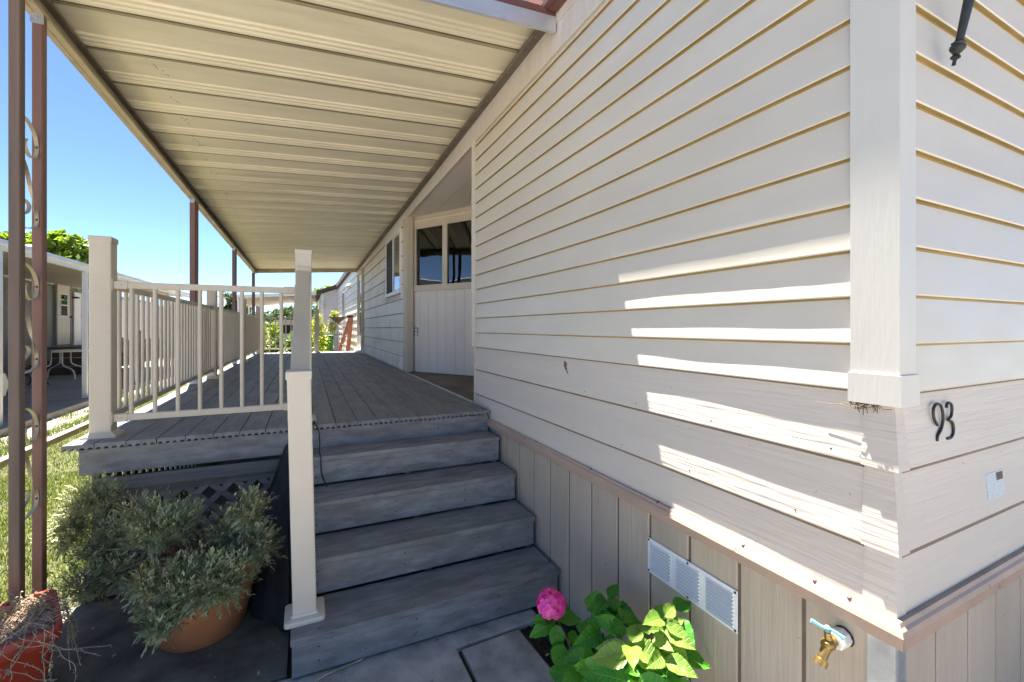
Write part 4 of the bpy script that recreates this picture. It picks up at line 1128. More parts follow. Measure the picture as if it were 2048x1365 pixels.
me_bal = MB().tube([(0, 0, zb_), (0, 0, zt_)], BALR, 12).mesh('baluster', 'rail', smooth=True)
def rail_run(parent, a, b_, nb, first=None, mat='rail', brackets=True):
    """top and bottom rail from a to b_ (xy at the post faces) with balusters"""
    A = Vector((a[0], a[1], 0)); B = Vector((b_[0], b_[1], 0)); d = (B - A).normalized()
    m = MB(); m.bar(A + Vector((0, 0, zt_)), B + Vector((0, 0, zt_)), 0.032, 0.040, 0.005); m.build('top_rail', mat, parent)
    m = MB(); m.bar(A + Vector((0, 0, zb_)), B + Vector((0, 0, zb_)), 0.032, 0.040, 0.005); m.build('bottom_rail', mat, parent)
    if brackets:
        for (P_, sg) in ((A, 1), (B, -1)):
            for z in (zt_, zb_):
                m = MB(); p0 = P_ + Vector((0, 0, z))
                m.bar(p0, p0 + d * sg * 0.006, 0.060, 0.078, 0.002); m.bar(p0 + d * sg * 0.0055, p0 + d * sg * 0.075, 0.040, 0.049, 0.004)
                br = m.build('rail_bracket', mat, parent)
                nrm = Vector((d.y, -d.x, 0))
                if nrm.y > 0 or nrm.x > 0.5: nrm = -nrm if nrm.y > 0 else nrm
                m = MB(); m.lathe(p0 + d * sg * 0.045 + nrm * 0.020, [(0.006, -0.001), (0.005, 0.002), (0.0005, 0.003)], 8, nrm); m.build('screw', 'galv', br)
    L_ = (B - A).length
    for k in range(nb):
        q = A + d * (L_ * (k + 0.75) / (nb + 0.5))
        inst('baluster', me_bal, parent, (q.x, q.y, 0))

RX = -1.128; RY = 3.50
fr = thing('deck_railing', 'tan railing across the front of the deck between its tall end posts', 'railing', (-0.6, RY, DZ), 'railings of the deck')
post(fr, RX, RY, DZ, 0.552)
post(fr, -0.022, RY, DZ, 0.552, 'newel')
rail_run(fr, (RX + 0.0525, RY - 0.02), (-0.022 - 0.0525, RY - 0.02), 8)
sr = thing('deck_railing', 'long tan railing down the open side of the deck', 'railing', (RX, 8, DZ), 'railings of the deck')
ys = [6.9, 10.0, 13.0]
prev = RY + 0.0525
for i, y in enumerate(ys):
    post(sr, RX, y, DZ, 0.552)
    n_ = int(round((y - 0.0525 - prev) / 0.118))
    rail_run(sr, (RX, prev), (RX, y - 0.0525), n_)
    prev = y + 0.0525
br_ = thing('deck_railing', 'short tan railing across the far end of the deck before the shrubs', 'railing', (-0.4, 13.05, DZ), 'railings of the deck')
post(br_, 0.24, 13.05, DZ, 0.50)
rail_run(br_, (RX + 0.0525, 13.06), (0.24 - 0.0525, 13.06), 10)
hr = thing('stair_railing', 'cream newel post on the lowest step with its sloping handrail', 'railing', (-0.013, 2.385, TZ[0]))
lean = 0.026
# newel leans a little out of plumb
nw = MB(); nw.box(-0.0525, 0.0525, -0.0525, 0.0525, 0, 1.166, 0.009)
sh = [(x - lean * (z / 1.19) * 1.0 - 0.013 + 0.004, y + 2.383, z + TZ[0]) for (x, y, z) in nw.v]
n2 = MB(); n2.add(sh, nw.f); npost = n2.build('post', 'newel', hr)
cp_ = MB(); cp_.box(-0.057, 0.057, -0.057, 0.057, 1.150, 1.192, 0.007)
n2 = MB(); n2.add([(x - lean - 0.009, y + 2.383, z + TZ[0]) for (x, y, z) in cp_.v], cp_.f); n2.build('post_cap', 'newel', npost)
def round_rect(h, r_, k=5):
    out = []
    for (sx, sy, a0) in ((1, 1, 0), (-1, 1, 90), (-1, -1, 180), (1, -1, 270)):
        for j in range(k):
            t = R(a0 + 90 * j / (k - 1)); out.append((sx * (h - r_) + r_ * math.cos(t), sy * (h - r_) + r_ * math.sin(t)))
    return out
V = []; F = []; rings = [(0.089, 0.02, 0.0), (0.089, 0.02, 0.016), (0.086, 0.02, 0.021), (0.060, 0.012, 0.026), (0.056, 0.010, 0.036)]
for (h, r_, z) in rings: V += [(-0.009 + x, 2.383 + y, TZ[0] + 0.001 + z) for x, y in round_rect(h, r_)]
k = 20
for i in range(len(rings) - 1):
    for j in range(k): F.append((i * k + j, i * k + (j + 1) % k, (i + 1) * k + (j + 1) % k, (i + 1) * k + j))
F.append(tuple(range(k))); F.append(tuple(range((len(rings) - 1) * k, len(rings) * k)))
m = MB(); m.add(V, F); m.build('post_base', 'newel', npost)
m = MB(); m.bar((-0.032, 2.436, -0.262), (-0.026, RY - 0.062, 0.375), 0.088, 0.052, 0.006); m.build('handrail', 'rail', hr)
m = MB(); m.box(-0.075, 0.028, RY - 0.064, RY - 0.0530, 0.33, 0.43, 0.003)
for x in (-0.055, 0.008): m.lathe((x, RY - 0.064, 0.418), [(0.006, 0), (0.005, 0.004), (0.0005, 0.005)], 8, (0, -1, 0))
m.build('rail_bracket', 'rail', hr)

# black cord hanging over the deck edge
cord = smooth_path([(0.048, 3.62, DZ + 0.006), (0.045, 3.42, DZ + 0.006), (0.05, 3.30, DZ + 0.006), (0.07, 3.275, DZ - 0.03), (0.078, 3.268, -0.78), (0.074, 3.20, -0.818), (0.078, 3.09, -0.818), (0.08, 3.06, -0.845), (0.085, 3.066, -0.93), (0.11, 3.063, -0.999), (0.115, 3.04, -1.004)], 6)
m = MB(); m.tube(cord, 0.0042, 8)
setp(m.build('cord', 'rubber', loc=(0.07, 3.28, DZ), smooth=True), 'black cord hanging over the deck edge onto the steps', 'cord')
# dry twig on the ground in front of the steps
m = MB(); m.tube(smooth_path([(-0.19, 2.09, GZ + 0.008), (-0.05, 2.12, GZ + 0.006), (0.06, 2.175, GZ + 0.012), (0.15, 2.22, GZ + 0.008), (0.24, 2.23, GZ + 0.014)], 6), [0.0035] * 24 + [0.002], 6) if False else m.tube(smooth_path([(-0.19, 2.09, GZ + 0.008), (-0.05, 2.12, GZ + 0.006), (0.06, 2.175, GZ + 0.012), (0.15, 2.20, GZ + 0.008), (0.24, 2.21, GZ + 0.014)], 6), 0.003, 6)
setp(m.build('twig', 'straw', loc=(0, 2.12, GZ), smooth=True), 'thin dry twig lying along the foot of the lowest step', 'twig')

# weed fabric draped beside the steps
V = []; F = []
nu, nv = 26, 30
for j in range(nv + 1):
    for i in range(nu + 1):
        u = i / nu; v = j / nv
        x0_ = -0.085; 
        spread = 0.30 * (v ** 0.8)
        x = x0_ - u * spread - 0.004
        y = 3.33 - 0.75 * v * (1 - 0.55 * u) + 0.02 * math.sin(u * 14 + v * 4)
        z = (DZ - TH - 0.03) + (GZ + 0.012 - DZ + TH + 0.03) * v + 0.012 * math.sin(u * 17 + 2) * v
        wv = 0.02 * noise.noise(Vector((u * 5, v * 3, 1.3)))
        V.append((x + wv, y + wv * 1.4, max(GZ + 0.006, z)))
for j in range(nv):
    for i in range(nu):
        a_ = j * (nu + 1) + i; F.append((a_, a_ + 1, a_ + nu + 2, a_ + nu + 1))
m = MB(); m.add(V, F)
o = m.build('weed_fabric', 'fabric', loc=(-0.15, 3.0, GZ), smooth=True)
setp(o, 'black weed fabric sheet bunched beside the steps under the deck', 'fabric')
sm = o.modifiers.new('thickness', 'SOLIDIFY'); sm.thickness = 0.003

# ------------------------------------------------------------------ lavender in a terracotta pot
PC = Vector((-0.50, 2.815, GZ))
pot = thing('flower_pot', 'round terracotta pot holding the grey green lavender', 'flower pot', PC)
m = MB(); m.lathe(PC, [(0.180, 0.0), (0.192, 0.012), (0.222, 0.15), (0.248, 0.30), (0.252, 0.315), (0.272, 0.32), (0.278, 0.335), (0.278, 0.375), (0.270, 0.385), (0.254, 0.385), (0.248, 0.37), (0.242, 0.32)], 48)
m.build('pot_body', 'terracotta', pot, smooth=True)
m = MB(); m.lathe(PC + Vector((0, 0, 0.33)), [(0.241, -0.01), (0.12, 0.01), (0.001, 0.015)], 24); m.build('potting_soil', 'soil', pot)

def sprigs(blobs, seed, nl=16, Ls=(0.06, 0.12), leaf=(0.016, 0.027), lw=0.0021, up=0.35):
    """needle leaved sprigs standing out of ellipsoid clumps; blobs: (centre, radii, count)"""
    rs = np.random.RandomState(seed)
    Vs = []; 
    for (c, r, n) in blobs:
        c = np.array(c); r = np.array(r)
        d = rs.normal(size=(n, 3)); d /= np.linalg.norm(d, axis=1)[:, None]
        rad = rs.uniform(0.35, 1.0, n) ** 0.6
        base = c + d * r * rad[:, None]
        dirn = d * 0.8 + np.array([0, 0, up]) + rs.normal(scale=0.25, size=(n, 3))
        dirn /= np.linalg.norm(dirn, axis=1)[:, None]
        L_ = rs.uniform(Ls[0], Ls[1], n)
        base = base - dirn * L_[:, None] * 0.6
        a = np.cross(dirn, np.array([0.3, 0.2, 0.9])); a /= np.linalg.norm(a, axis=1)[:, None]
        b2 = np.cross(dirn, a)
        for k in range(nl):
            t = (k + 0.5) / nl
            ph = k * 2.4 + rs.uniform(0, 6.28, n)
            out = a * np.cos(ph)[:, None] + b2 * np.sin(ph)[:, None]
            spread = 0.95 - 0.55 * t
            ld = dirn * (1 - spread * 0.6)[..., None] if False else dirn * (0.55 + 0.5 * t) + out * spread
            ld /= np.linalg.norm(ld, axis=1)[:, None]
            ll = rs.uniform(leaf[0], leaf[1], n) * (1.15 - 0.5 * t)
            p = base + dirn * (L_ * t)[:, None]
            sd = np.cross(ld, out * 0.3 + b2); sd /= (np.linalg.norm(sd, axis=1)[:, None] + 1e-9)
            w_ = lw * rs.uniform(0.8, 1.3, n)[:, None]
            q = np.stack([p - sd * w_ * 0.5, p + ld * (ll * 0.55)[:, None] - sd * w_, p + ld * ll[:, None], p + ld * (ll * 0.55)[:, None] + sd * w_], 1)
            Vs.append(q.reshape(-1, 3))
    V = np.concatenate(Vs)
    F = np.arange(len(V)).reshape(-1, 4)
    return V, F
lav = thing('lavender_bush', 'spreading grey green lavender growing from the terracotta pot', 'lavender', PC + Vector((0, 0, 0.35)))
def w3(px, py, D):
    u = (px - 1024) / 885.0; c_ = math.cos(YAW); s_ = math.sin(YAW)
    return (D * (u * c_ + s_), D * (c_ - u * s_), D * (656 - py) / 885.0)
blD = [(w3(395, 1165, 2.02), (0.13, 0.10, 0.11), 230), (w3(340, 1190, 1.98), (0.10, 0.09, 0.12), 150), (w3(450, 1160, 2.05), (0.10, 0.10, 0.10), 150), (w3(325, 1250, 1.92), (0.07, 0.06, 0.06), 60)]
blC = [(w3(500, 1010, 2.30), (0.09, 0.10, 0.12), 130), (w3(520, 1080, 2.25), (0.085, 0.10, 0.11), 150), (w3(455, 1050, 2.30), (0.10, 0.09, 0.10), 110), (w3(430, 1085, 2.35), (0.08, 0.08, 0.05), 40)]
blB = [(w3(325, 1040, 2.22), (0.15, 0.11, 0.10), 210), (w3(290, 1010, 2.3), (0.10, 0.10, 0.10), 90), (w3(365, 1020, 2.3), (0.09, 0.10, 0.09), 90)]
blA = [(w3(190, 1000, 2.42), (0.13, 0.12, 0.11), 200), (w3(140, 1060, 2.42), (0.12, 0.12, 0.13), 210), (w3(210, 1090, 2.36), (0.16, 0.14, 0.13), 260), (w3(190, 1160, 2.28), (0.15, 0.12, 0.11), 220), (w3(250, 1140, 2.25), (0.10, 0.10, 0.10), 100)]
def more(bl, r_, n_): return [(c_, tuple(x * r_ for x in q), int(n * n_)) for (c_, q, n) in bl]
blD = more(blD, 1.1, 0.8); blC = [((q[0], q[1], q[2] - 0.03), r_, n_) for (q, r_, n_) in more(blC, 0.9, 0.6)]; blB = [((q[0], q[1], q[2] - 0.055), r_, n_) for (q, r_, n_) in more(blB, 0.95, 0.6)]; blA = more(blA, 0.92, 0.55)
blD += [(w3(300, 1165, 1.98), (0.07, 0.07, 0.06), 60)]
V, F = sprigs(blD + blC + blB + blA, 21, 20, (0.08, 0.16), (0.026, 0.042), 0.0037)
setp(np_mesh('foliage', V, F, 'lavender', lav), kind='stuff')
V, F = sprigs([(c_, tuple(x * 0.75 for x in r_), int(n_ * 0.5)) for (c_, r_, n_) in blD + blC + blB + blA], 22, 12, up=-0.1)
setp(np_mesh('dry_foliage', V, F, 'lavender_dry', lav), kind='stuff')
m = MB(); rs = random.Random(5)
root = PC + Vector((0, 0, 0.34))
for (c_, r_, n_) in blD + blC + blB + blA:
    for k in range(2):
        tgt = Vector(c_) + Vector((rs.uniform(-1, 1) * r_[0] * 0.6, rs.uniform(-1, 1) * r_[1] * 0.6, rs.uniform(-0.3, 0.5) * r_[2]))
        midp = root.lerp(tgt, 0.5) + Vector((rs.uniform(-0.03, 0.03), rs.uniform(-0.03, 0.03), 0.05))
        m.tube(smooth_path([tuple(root + Vector((rs.uniform(-0.08, 0.08), rs.uniform(-0.08, 0.08), 0))), tuple(midp), tuple(tgt)], 4), [0.009, 0.0085, 0.008, 0.0075, 0.007, 0.006, 0.005, 0.004, 0.003], 6)
m.build('stem', 'bark', lav)

# ------------------------------------------------------------------ red planter with dry stems
RP = Vector((-1.195, 2.56, GZ)); ang = R(24)
rp = thing('planter', 'square red plastic planter full of dry stems by the front posts', 'planter', RP)
def rr(h, r_, z): 
    c_, s_ = math.cos(ang), math.sin(ang)
    return [(RP.x + x * c_ - y * s_, RP.y + x * s_ + y * c_, RP.z + z) for x, y in round_rect(h, r_, 6)]
rings = [(0.150, 0.03, 0.0), (0.185, 0.03, 0.285), (0.187, 0.03, 0.287), (0.202, 0.035, 0.289), (0.210, 0.035, 0.345), (0.206, 0.035, 0.352), (0.190, 0.03, 0.352), (0.186, 0.03, 0.34), (0.18, 0.03, 0.26)]
V = []; F = []; k = 24
for (h, r_, z) in rings: V += rr(h, r_, z)
for i in range(len(rings) - 1):
    for j in range(k): F.append((i * k + j, i * k + (j + 1) % k, (i + 1) * k + (j + 1) % k, (i + 1) * k + j))
F.append(tuple(range(k)))
m = MB(); m.add(V, F); m.build('planter_body', 'redpot', rp, smooth=True)
V = rr(0.182, 0.03, 0.285); m = MB(); m.add(V, [tuple(range(k))]); m.build('potting_soil', 'soil', rp)
dp = thing('trailing_plant', 'half dead trailing plant spilling straw stems over the red planter', 'plant', RP + Vector((0, 0, 0.3)))
m = MB(); rs = random.Random(8)
c_, s_ = math.cos(ang), math.sin(ang)
for i in range(650):
    lx, ly = rs.uniform(-0.18, 0.18), rs.uniform(-0.18, 0.18)
    b0 = RP + Vector((lx * c_ - ly * s_, lx * s_ + ly * c_, 0.29))
    a_ = R(35) + rs.gauss(0, 0.45); L_ = rs.uniform(0.05, 0.15)
    d_ = Vector((math.cos(a_), math.sin(a_), 0)) * rs.choice((-1, 1))
    h = rs.uniform(0.02, 0.10)
    m.tube([tuple(b0 - d_ * L_ * 0.5 + Vector((0, 0, h * 0.4))), tuple(b0 + Vector((0, 0, h))), tuple(b0 + d_ * L_ * 0.5 + Vector((0, 0, h * 0.5)))], 0.0016, 4, False)
for i in range(40):
    b0 = RP + Vector((rs.uniform(-0.15, 0.15), rs.uniform(-0.12, 0.15), 0.31))
    a_ = rs.uniform(0, 6.28); P_ = [tuple(b0)]
    for k2 in range(5):
        b0 = b0 + Vector((math.cos(a_) * 0.025, math.sin(a_) * 0.025, rs.uniform(-0.01, 0.035))); a_ += rs.gauss(0, 0.9); P_.append(tuple(b0))
    m.tube(smooth_path(P_, 3), 0.0012, 4, False)
setp(m.build('dry_stem', 'straw', dp), kind='stuff')
trail = MB(); lf = []
front_n = Vector((s_, -c_, 0)); side_n = Vector((c_, s_, 0))
for i in range(30):
    if i % 3: 
        e0 = RP + side_n * rs.uniform(-0.2, 0.2) + front_n * 0.212; od = front_n; td = side_n
    else:
        e0 = RP + side_n * 0.212 + front_n * rs.uniform(-0.15, 0.2); od = side_n; td = front_n
    p_ = e0 + Vector((0, 0, 0.352)) - od * 0.06
    P_ = [tuple(p_), tuple(p_ + od * 0.065 + Vector((0, 0, 0.012)))]
    q = p_ + od * 0.075; L_ = rs.uniform(0.06, 0.27); n_ = 6; sw = rs.gauss(0, 0.02)
    for k2 in range(n_):
        q = q + td * (sw + rs.gauss(0, 0.012)) + od * rs.uniform(-0.002, 0.01) + Vector((0, 0, -L_ / n_))
        P_.append(tuple(q))
    sp = smooth_path(P_, 3); trail.tube(sp, 0.0011, 5, False)
    for q in sp[4:]:
        for r2 in range(2):
            if rs.random() < 0.7: lf.append((Vector(q), rs.uniform(0.005, 0.011)))
setp(trail.build('trailing_stem', 'straw', dp), kind='stuff')
V = []; F = []
for (q, sz) in lf:
    d_ = Vector((rs.gauss(0, 1), rs.gauss(0, 1), rs.gauss(0, 1))).normalized(); x_ = d_.orthogonal().normalized(); y_ = d_.cross(x_)
    n0 = len(V)
    V += [q, q + d_ * sz * 0.6 + x_ * sz * 0.4, q + d_ * sz * 1.3, q + d_ * sz * 0.6 - x_ * sz * 0.4, q + d_ * sz * 0.6 + y_ * sz * 0.25]
    F += [(n0, n0 + 1, n0 + 4), (n0 + 1, n0 + 2, n0 + 4), (n0 + 2, n0 + 3, n0 + 4), (n0 + 3, n0, n0 + 4)]
for i in range(110):
    b0 = RP + Vector((rs.uniform(-0.16, 0.17), rs.uniform(-0.16, 0.17), 0.31 + rs.uniform(0, 0.07)))
    for k2 in range(6):
        q = b0 + Vector((0, 0, 0.01 * k2)); sz = rs.uniform(0.006, 0.013)
        d_ = Vector((rs.gauss(0, 1), rs.gauss(0, 1), rs.gauss(0.3, 0.6))).normalized(); x_ = d_.orthogonal().normalized(); y_ = d_.cross(x_)
        n0 = len(V)
        V += [q, q + d_ * sz * 0.6 + x_ * sz * 0.4, q + d_ * sz * 1.3, q + d_ * sz * 0.6 - x_ * sz * 0.4, q + d_ * sz * 0.6 + y_ * sz * 0.25]
        F += [(n0, n0 + 1, n0 + 4), (n0 + 1, n0 + 2, n0 + 4), (n0 + 2, n0 + 3, n0 + 4), (n0 + 3, n0, n0 + 4)]
m = MB(); m.add(V, F); setp(m.build('foliage', 'succulent', dp), kind='stuff')

# ------------------------------------------------------------------ hydrangea
hy = thing('hydrangea', 'hydrangea with one pink flower head and bright leaves by the skirting', 'hydrangea', (1.17, 1.5, GZ - 0.03))
def leaf_mesh(seed, mat, fold=0.25, droop=0.25, wfac=0.36):
    """unit leaf along +Y, serrated ovate outline, folded at the midrib"""
    rs = random.Random(seed); V = []; F = []
    n = 15; cols = (-1, -0.5, 0, 0.5, 1)
    for i in range(n + 1):
        t = i / n
        hw = wfac * (math.sin(math.pi * t ** 0.72) ** 0.85) * (1 - 0.25 * t) + 0.004
        if 0 < i < n: hw *= 1.0 + (0.035 if i % 2 else -0.03)
        for cc in cols:
            x = cc * hw
            z = fold * abs(x) - droop * t * t + 0.02 * math.sin(t * 22) * abs(cc) + 0.03 * noise.noise(Vector((x * 4, t * 3, seed)))
            V.append((x, t, z))
    for i in range(n):
        for j in range(4):
            a_ = i * 5 + j; F.append((a_, a_ + 1, a_ + 6, a_ + 5))
    m = MB(); m.add(V, F); me = m.mesh('leaf', mat)
    me.polygons.foreach_set('use_smooth', [True] * len(me.polygons))
    return me
LM = [leaf_mesh(i, 'hyd', 0.2 + 0.12 * i, 0.2 + 0.08 * i, 0.33 + 0.03 * (i % 2)) for i in range(3)]
LP = [leaf_mesh(i + 10, 'hyd_sunlit', 0.25 + 0.1 * i, 0.2 + 0.1 * i, 0.31 + 0.03 * (i % 2)) for i in range(3)]
rs = random.Random(12)
stems = MB()
HB0 = Vector((1.19, 1.52, GZ - 0.02))
def leaf(at, direction, size, pale, roll=0.0):
    d_ = Vector(direction).normalized()
    up = Vector((-0.25, -0.55, 0.8))          # leaves turn to the light and the open side
    x_ = d_.cross(up).normalized(); z_ = x_.cross(d_).normalized()
    rot = Matrix((x_, d_, z_)).transposed() @ Matrix.Rotation(roll, 3, 'Y')
    me = (LP if pale else LM)[rs.randrange(3)]
    inst('leaf', me, hy, at, rot, (size * rs.uniform(0.9, 1.1), size, size))
def whorl(c_, pairs, size, pale, start=0.0, elev=0.25, seed=0):
    c_ = Vector(c_)
    for k in range(pairs):
        a_ = start + k * (math.pi / 2 if k < 2 else 0.8) 
        for sg in (0, math.pi):
            t = a_ + sg + rs.gauss(0, 0.15); el = elev - 0.25 * k + rs.gauss(0, 0.12)
            d_ = Vector((math.cos(t) * math.cos(el), math.sin(t) * math.cos(el), math.sin(el)))
            leaf(c_ + d_ * 0.012 - Vector((0, 0, 0.016 * k)), d_, size * rs.uniform(0.85, 1.1) * (1 + 0.15 * k), pale, rs.gauss(0, 0.2))
def stem(a, b_, bow=(0, 0, 0)):
    a = Vector(a); b_ = Vector(b_); mid = a.lerp(b_, 0.5) + Vector(bow)
    stems.tube(smooth_path([tuple(a), tuple(mid), tuple(b_)], 5), 0.0042, 7)
# flowering stem
FL = Vector(w3(1102, 1208, 1.98))
base_f = Vector((1.085, 1.60, GZ - 0.02))
stem(base_f, FL - Vector((-0.01, 0, 0.035)), (0.015, 0, 0.02))
for (px_, py_, D_, dx, dy, dz, sz, roll) in (
        (1112, 1245, 1.97, -0.75, 0.25, -0.25, 0.135, 0.2), (1118, 1243, 1.95, 0.85, -0.05, 0.02, 0.125, -0.2), (1113, 1250, 1.93, -0.1, -0.25, -0.8, 0.115, 0.0),
        (1120, 1235, 1.98, 0.55, 0.5, 0.30, 0.105, 0.1), (1126, 1288, 1.90, -0.30, 0.0, -0.9, 0.125, 0.1), (1108, 1238, 1.98, -0.5, 0.2, 0.05, 0.10, 0.1), (1135, 1268, 1.92, 0.6, -0.2, -0.55, 0.09, 0.0)):
    leaf(w3(px_, py_, D_), (dx, dy, dz), sz, False, roll)
# flower head of four petalled florets
pet = MB(); eye = MB()
nf = 38
for k in range(nf):
    zz = 1 - 1.5 * (k + 0.5) / nf; ph = k * 2.39996
    rxy = math.sqrt(max(0, 1 - zz * zz)); d_ = Vector((rxy * math.cos(ph), rxy * math.sin(ph), zz)).normalized()
    rad = 0.062 * rs.uniform(0.84, 1.12)
    c_ = FL + Vector((d_.x * rad, d_.y * rad, d_.z * rad * 0.85))
    x_ = d_.orthogonal().normalized(); y_ = d_.cross(x_); t0 = rs.uniform(0, 1.57)
    for q in range(4):
        t = t0 + q * math.pi / 2; o_ = x_ * math.cos(t) + y_ * math.sin(t); s2 = d_.cross(o_); L_ = rs.uniform(0.021, 0.026)
        pts = [c_, c_ + o_ * L_ * 0.5 + s2 * L_ * 0.48 + d_ * 0.002, c_ + o_ * L_ * 0.95 + s2 * L_ * 0.36 + d_ * 0.001, c_ + o_ * L_ * 1.08, c_ + o_ * L_ * 0.95 - s2 * L_ * 0.36 + d_ * 0.001, c_ + o_ * L_ * 0.5 - s2 * L_ * 0.48 + d_ * 0.002]
        pet.add(pts, [(0, 1, 2, 3), (0, 3, 4, 5)])
    if k % 2 == 0: eye.lathe(c_ + d_ * 0.001, [(0.0024, 0), (0.002, 0.002), (0.0003, 0.003)], 6, d_)
fh = pet.build('flower_head', 'petal', hy)
setp(eye.build('floret_eye', 'petal_eye', fh), kind='stuff')
# green shoots behind, shoots painted sunlit pale in front, dark leaves below
shoots = [((1215, 1200, 1.88), 3, 0.095, False, 0.4), ((1230, 1228, 1.80), 2, 0.10, False, 1.2), ((1205, 1262, 1.78), 3, 0.11, False, 0.2), ((1248, 1250, 1.72), 2, 0.11, False, 0.9),
          ((1325, 1238, 1.58), 3, 0.088, True, 0.3), ((1262, 1292, 1.52), 3, 0.098, True, 0.9), ((1300, 1275, 1.55), 2, 0.085, True, 1.5), ((1335, 1262, 1.58), 2, 0.08, True, 0.0),
          ((1190, 1310, 1.72), 3, 0.12, False, 0.6), ((1165, 1345, 1.72), 3, 0.115, False, 0.1), ((1230, 1335, 1.62), 3, 0.12, False, 1.1), ((1300, 1335, 1.56), 3, 0.12, False, 0.4),
          ((1345, 1300, 1.62), 2, 0.105, False, 0.8), ((1335, 1350, 1.54), 3, 0.105, False, 0.2), ((1270, 1360, 1.48), 3, 0.10, False, 0.9),
          ((1325, 1310, 1.50), 2, 0.085, True, 0.5), ((1345, 1222, 1.66), 2, 0.095, False, 0.2)]
for (pp, pairs, size, pale, st0) in shoots:
    c_ = Vector(w3(*pp))
    whorl(c_, pairs, size, pale, st0)
    b0 = HB0 + Vector((rs.uniform(-0.06, 0.06), rs.uniform(-0.12, 0.1), 0))
    stem(b0, c_ - Vector((0, 0, 0.01)), (rs.uniform(-0.02, 0.02), rs.uniform(-0.02, 0.02), 0.02))
stems.build('stem', 'stem', hy, smooth=True)

# ------------------------------------------------------------------ leaves for trees and shrubs
def leafcloud(blobs, seed, size, flat=0.5):
    rs = np.random.RandomState(seed); Vs = []
    for (c, r, n) in blobs:
        d = rs.normal(size=(n, 3)); d /= np.linalg.norm(d, axis=1)[:, None]
        p = np.array(c) + d * np.array(r) * (rs.uniform(0.15, 1.0, n) ** 0.45)[:, None]
        p += rs.normal(scale=0.13, size=(n, 3)) * np.array(r)
        nn = d * 0.5 + rs.normal(scale=0.6, size=(n, 3)) + np.array([0, 0, 0.5]); nn /= np.linalg.norm(nn, axis=1)[:, None]
        a = np.cross(nn, rs.normal(size=(n, 3))); a /= np.linalg.norm(a, axis=1)[:, None]
        b2 = np.cross(nn, a)
        s = (size * rs.uniform(0.6, 1.3, n))[:, None]
        Vs.append(np.stack([p - a * s, p + b2 * s * flat, p + a * s, p - b2 * s * flat], 1).reshape(-1, 3))
    V = np.concatenate(Vs)
    return V, np.arange(len(V)).reshape(-1, 4)
def tree(name, label, base, trunk_h, blobs, mat, size, seed, cat='tree', group=None, tr=0.14, kindname='crown'):
    t = thing(name, label, cat, base, group)
    V, F = leafcloud(blobs, seed, size)
    setp(np_mesh(kindname, V, F, mat, t), kind='stuff')
    m = MB(); B_ = Vector(base); top = B_ + Vector((0, 0, trunk_h)); rs = random.Random(seed)
    m.tube([tuple(B_), tuple(B_.lerp(top, 0.5) + Vector((rs.uniform(-.1, .1), rs.uniform(-.1, .1), 0))), tuple(top)], [tr, tr * 0.8, tr * 0.65], 8)
    for (c, r, n) in blobs:
        m.tube([tuple(top), tuple(top.lerp(Vector(c), 0.5) + Vector((0, 0, 0.1 * r[2]))), tuple(Vector(c) + Vector((0, 0, r[2] * 0.4)))], [tr * 0.5, tr * 0.32, tr * 0.12], 6)
    m.build('trunk' if cat == 'tree' else 'stem', 'bark', t)
    return t
def blobs_at(lst, D, n):
    return [(w3(px, py, D + dd), (rx * D / 885, rx * D / 885, rz * D / 885), int(n * wgt)) for (px, py, dd, rx, rz, wgt) in lst]
# tree behind the neighbour's carport roof
D_ = 26
bl = blobs_at([(-30, 500, 0, 40, 28, 1), (25, 495, 1, 38, 24, 1), (75, 505, 0, 42, 26, 1), (125, 510, 1, 38, 24, 1), (160, 525, 0, 30, 18, .7), (215, 560, 0, 30, 20, .5), (60, 545, 0, 80, 30, 1), (140, 560, 0, 60, 30, 1), (100, 484, 0, 26, 14, .4), (140, 488, 0, 22, 12, .3), (165, 500, 0, 18, 16, .4), (20, 478, 0, 24, 10, .3), (120, 474, 0, 14, 10, .12), (152, 480, 0, 12, 10, .1), (40, 470, 0, 16, 9, .12), (108, 468, 0, 7, 6, .05), (168, 488, 0, 7, 8, .05)], D_, 850)
b0 = w3(80, 700, D_)
tree('tree', 'broad bright green tree behind the grey carport on the left', (b0[0], b0[1], GZ), 2.6, bl, 'tree', 0.21, 31)
D_ = 38
bl = blobs_at([(460, 605, 0, 26, 18, 1), (440, 622, 0, 18, 14, .7), (482, 618, 0, 18, 16, .7), (452, 640, 0, 40, 20, 1)], D_, 1100)
b0 = w3(458, 700, D_)
tree('tree', 'dark green tree beyond the satellite dish', (b0[0], b0[1], GZ), 2.0, bl, 'tree_dark', 0.16, 32)
D_ = 40
bl = blobs_at([(668, 585, 0, 26, 16, 1), (640, 590, 0, 18, 12, .7), (690, 584, 0, 18, 14, .7), (655, 600, 0, 45, 20, 1)], D_, 1100)
b0 = w3(662, 700, D_)
tree('tree', 'sunny green tree rising behind the lilac stucco home', (b0[0], b0[1], GZ), 2.5, bl, 'tree', 0.16, 33)
D_ = 34
bl = blobs_at([(600, 628, 0, 34, 18, 1), (635, 640, 0, 28, 28, 1), (570, 632, 0, 30, 16, 1), (560, 650, 0, 80, 18, 1), (520, 640, 0, 30, 16, .6)], D_, 1200)
b0 = w3(600, 700, D_)
tree('tree', 'wide low dark tree seen under the far white carport', (b0[0], b0[1], GZ), 1.2, bl, 'tree_dark', 0.14, 34)
D_ = 30
pm_ = [w3(245, 578, D_)]
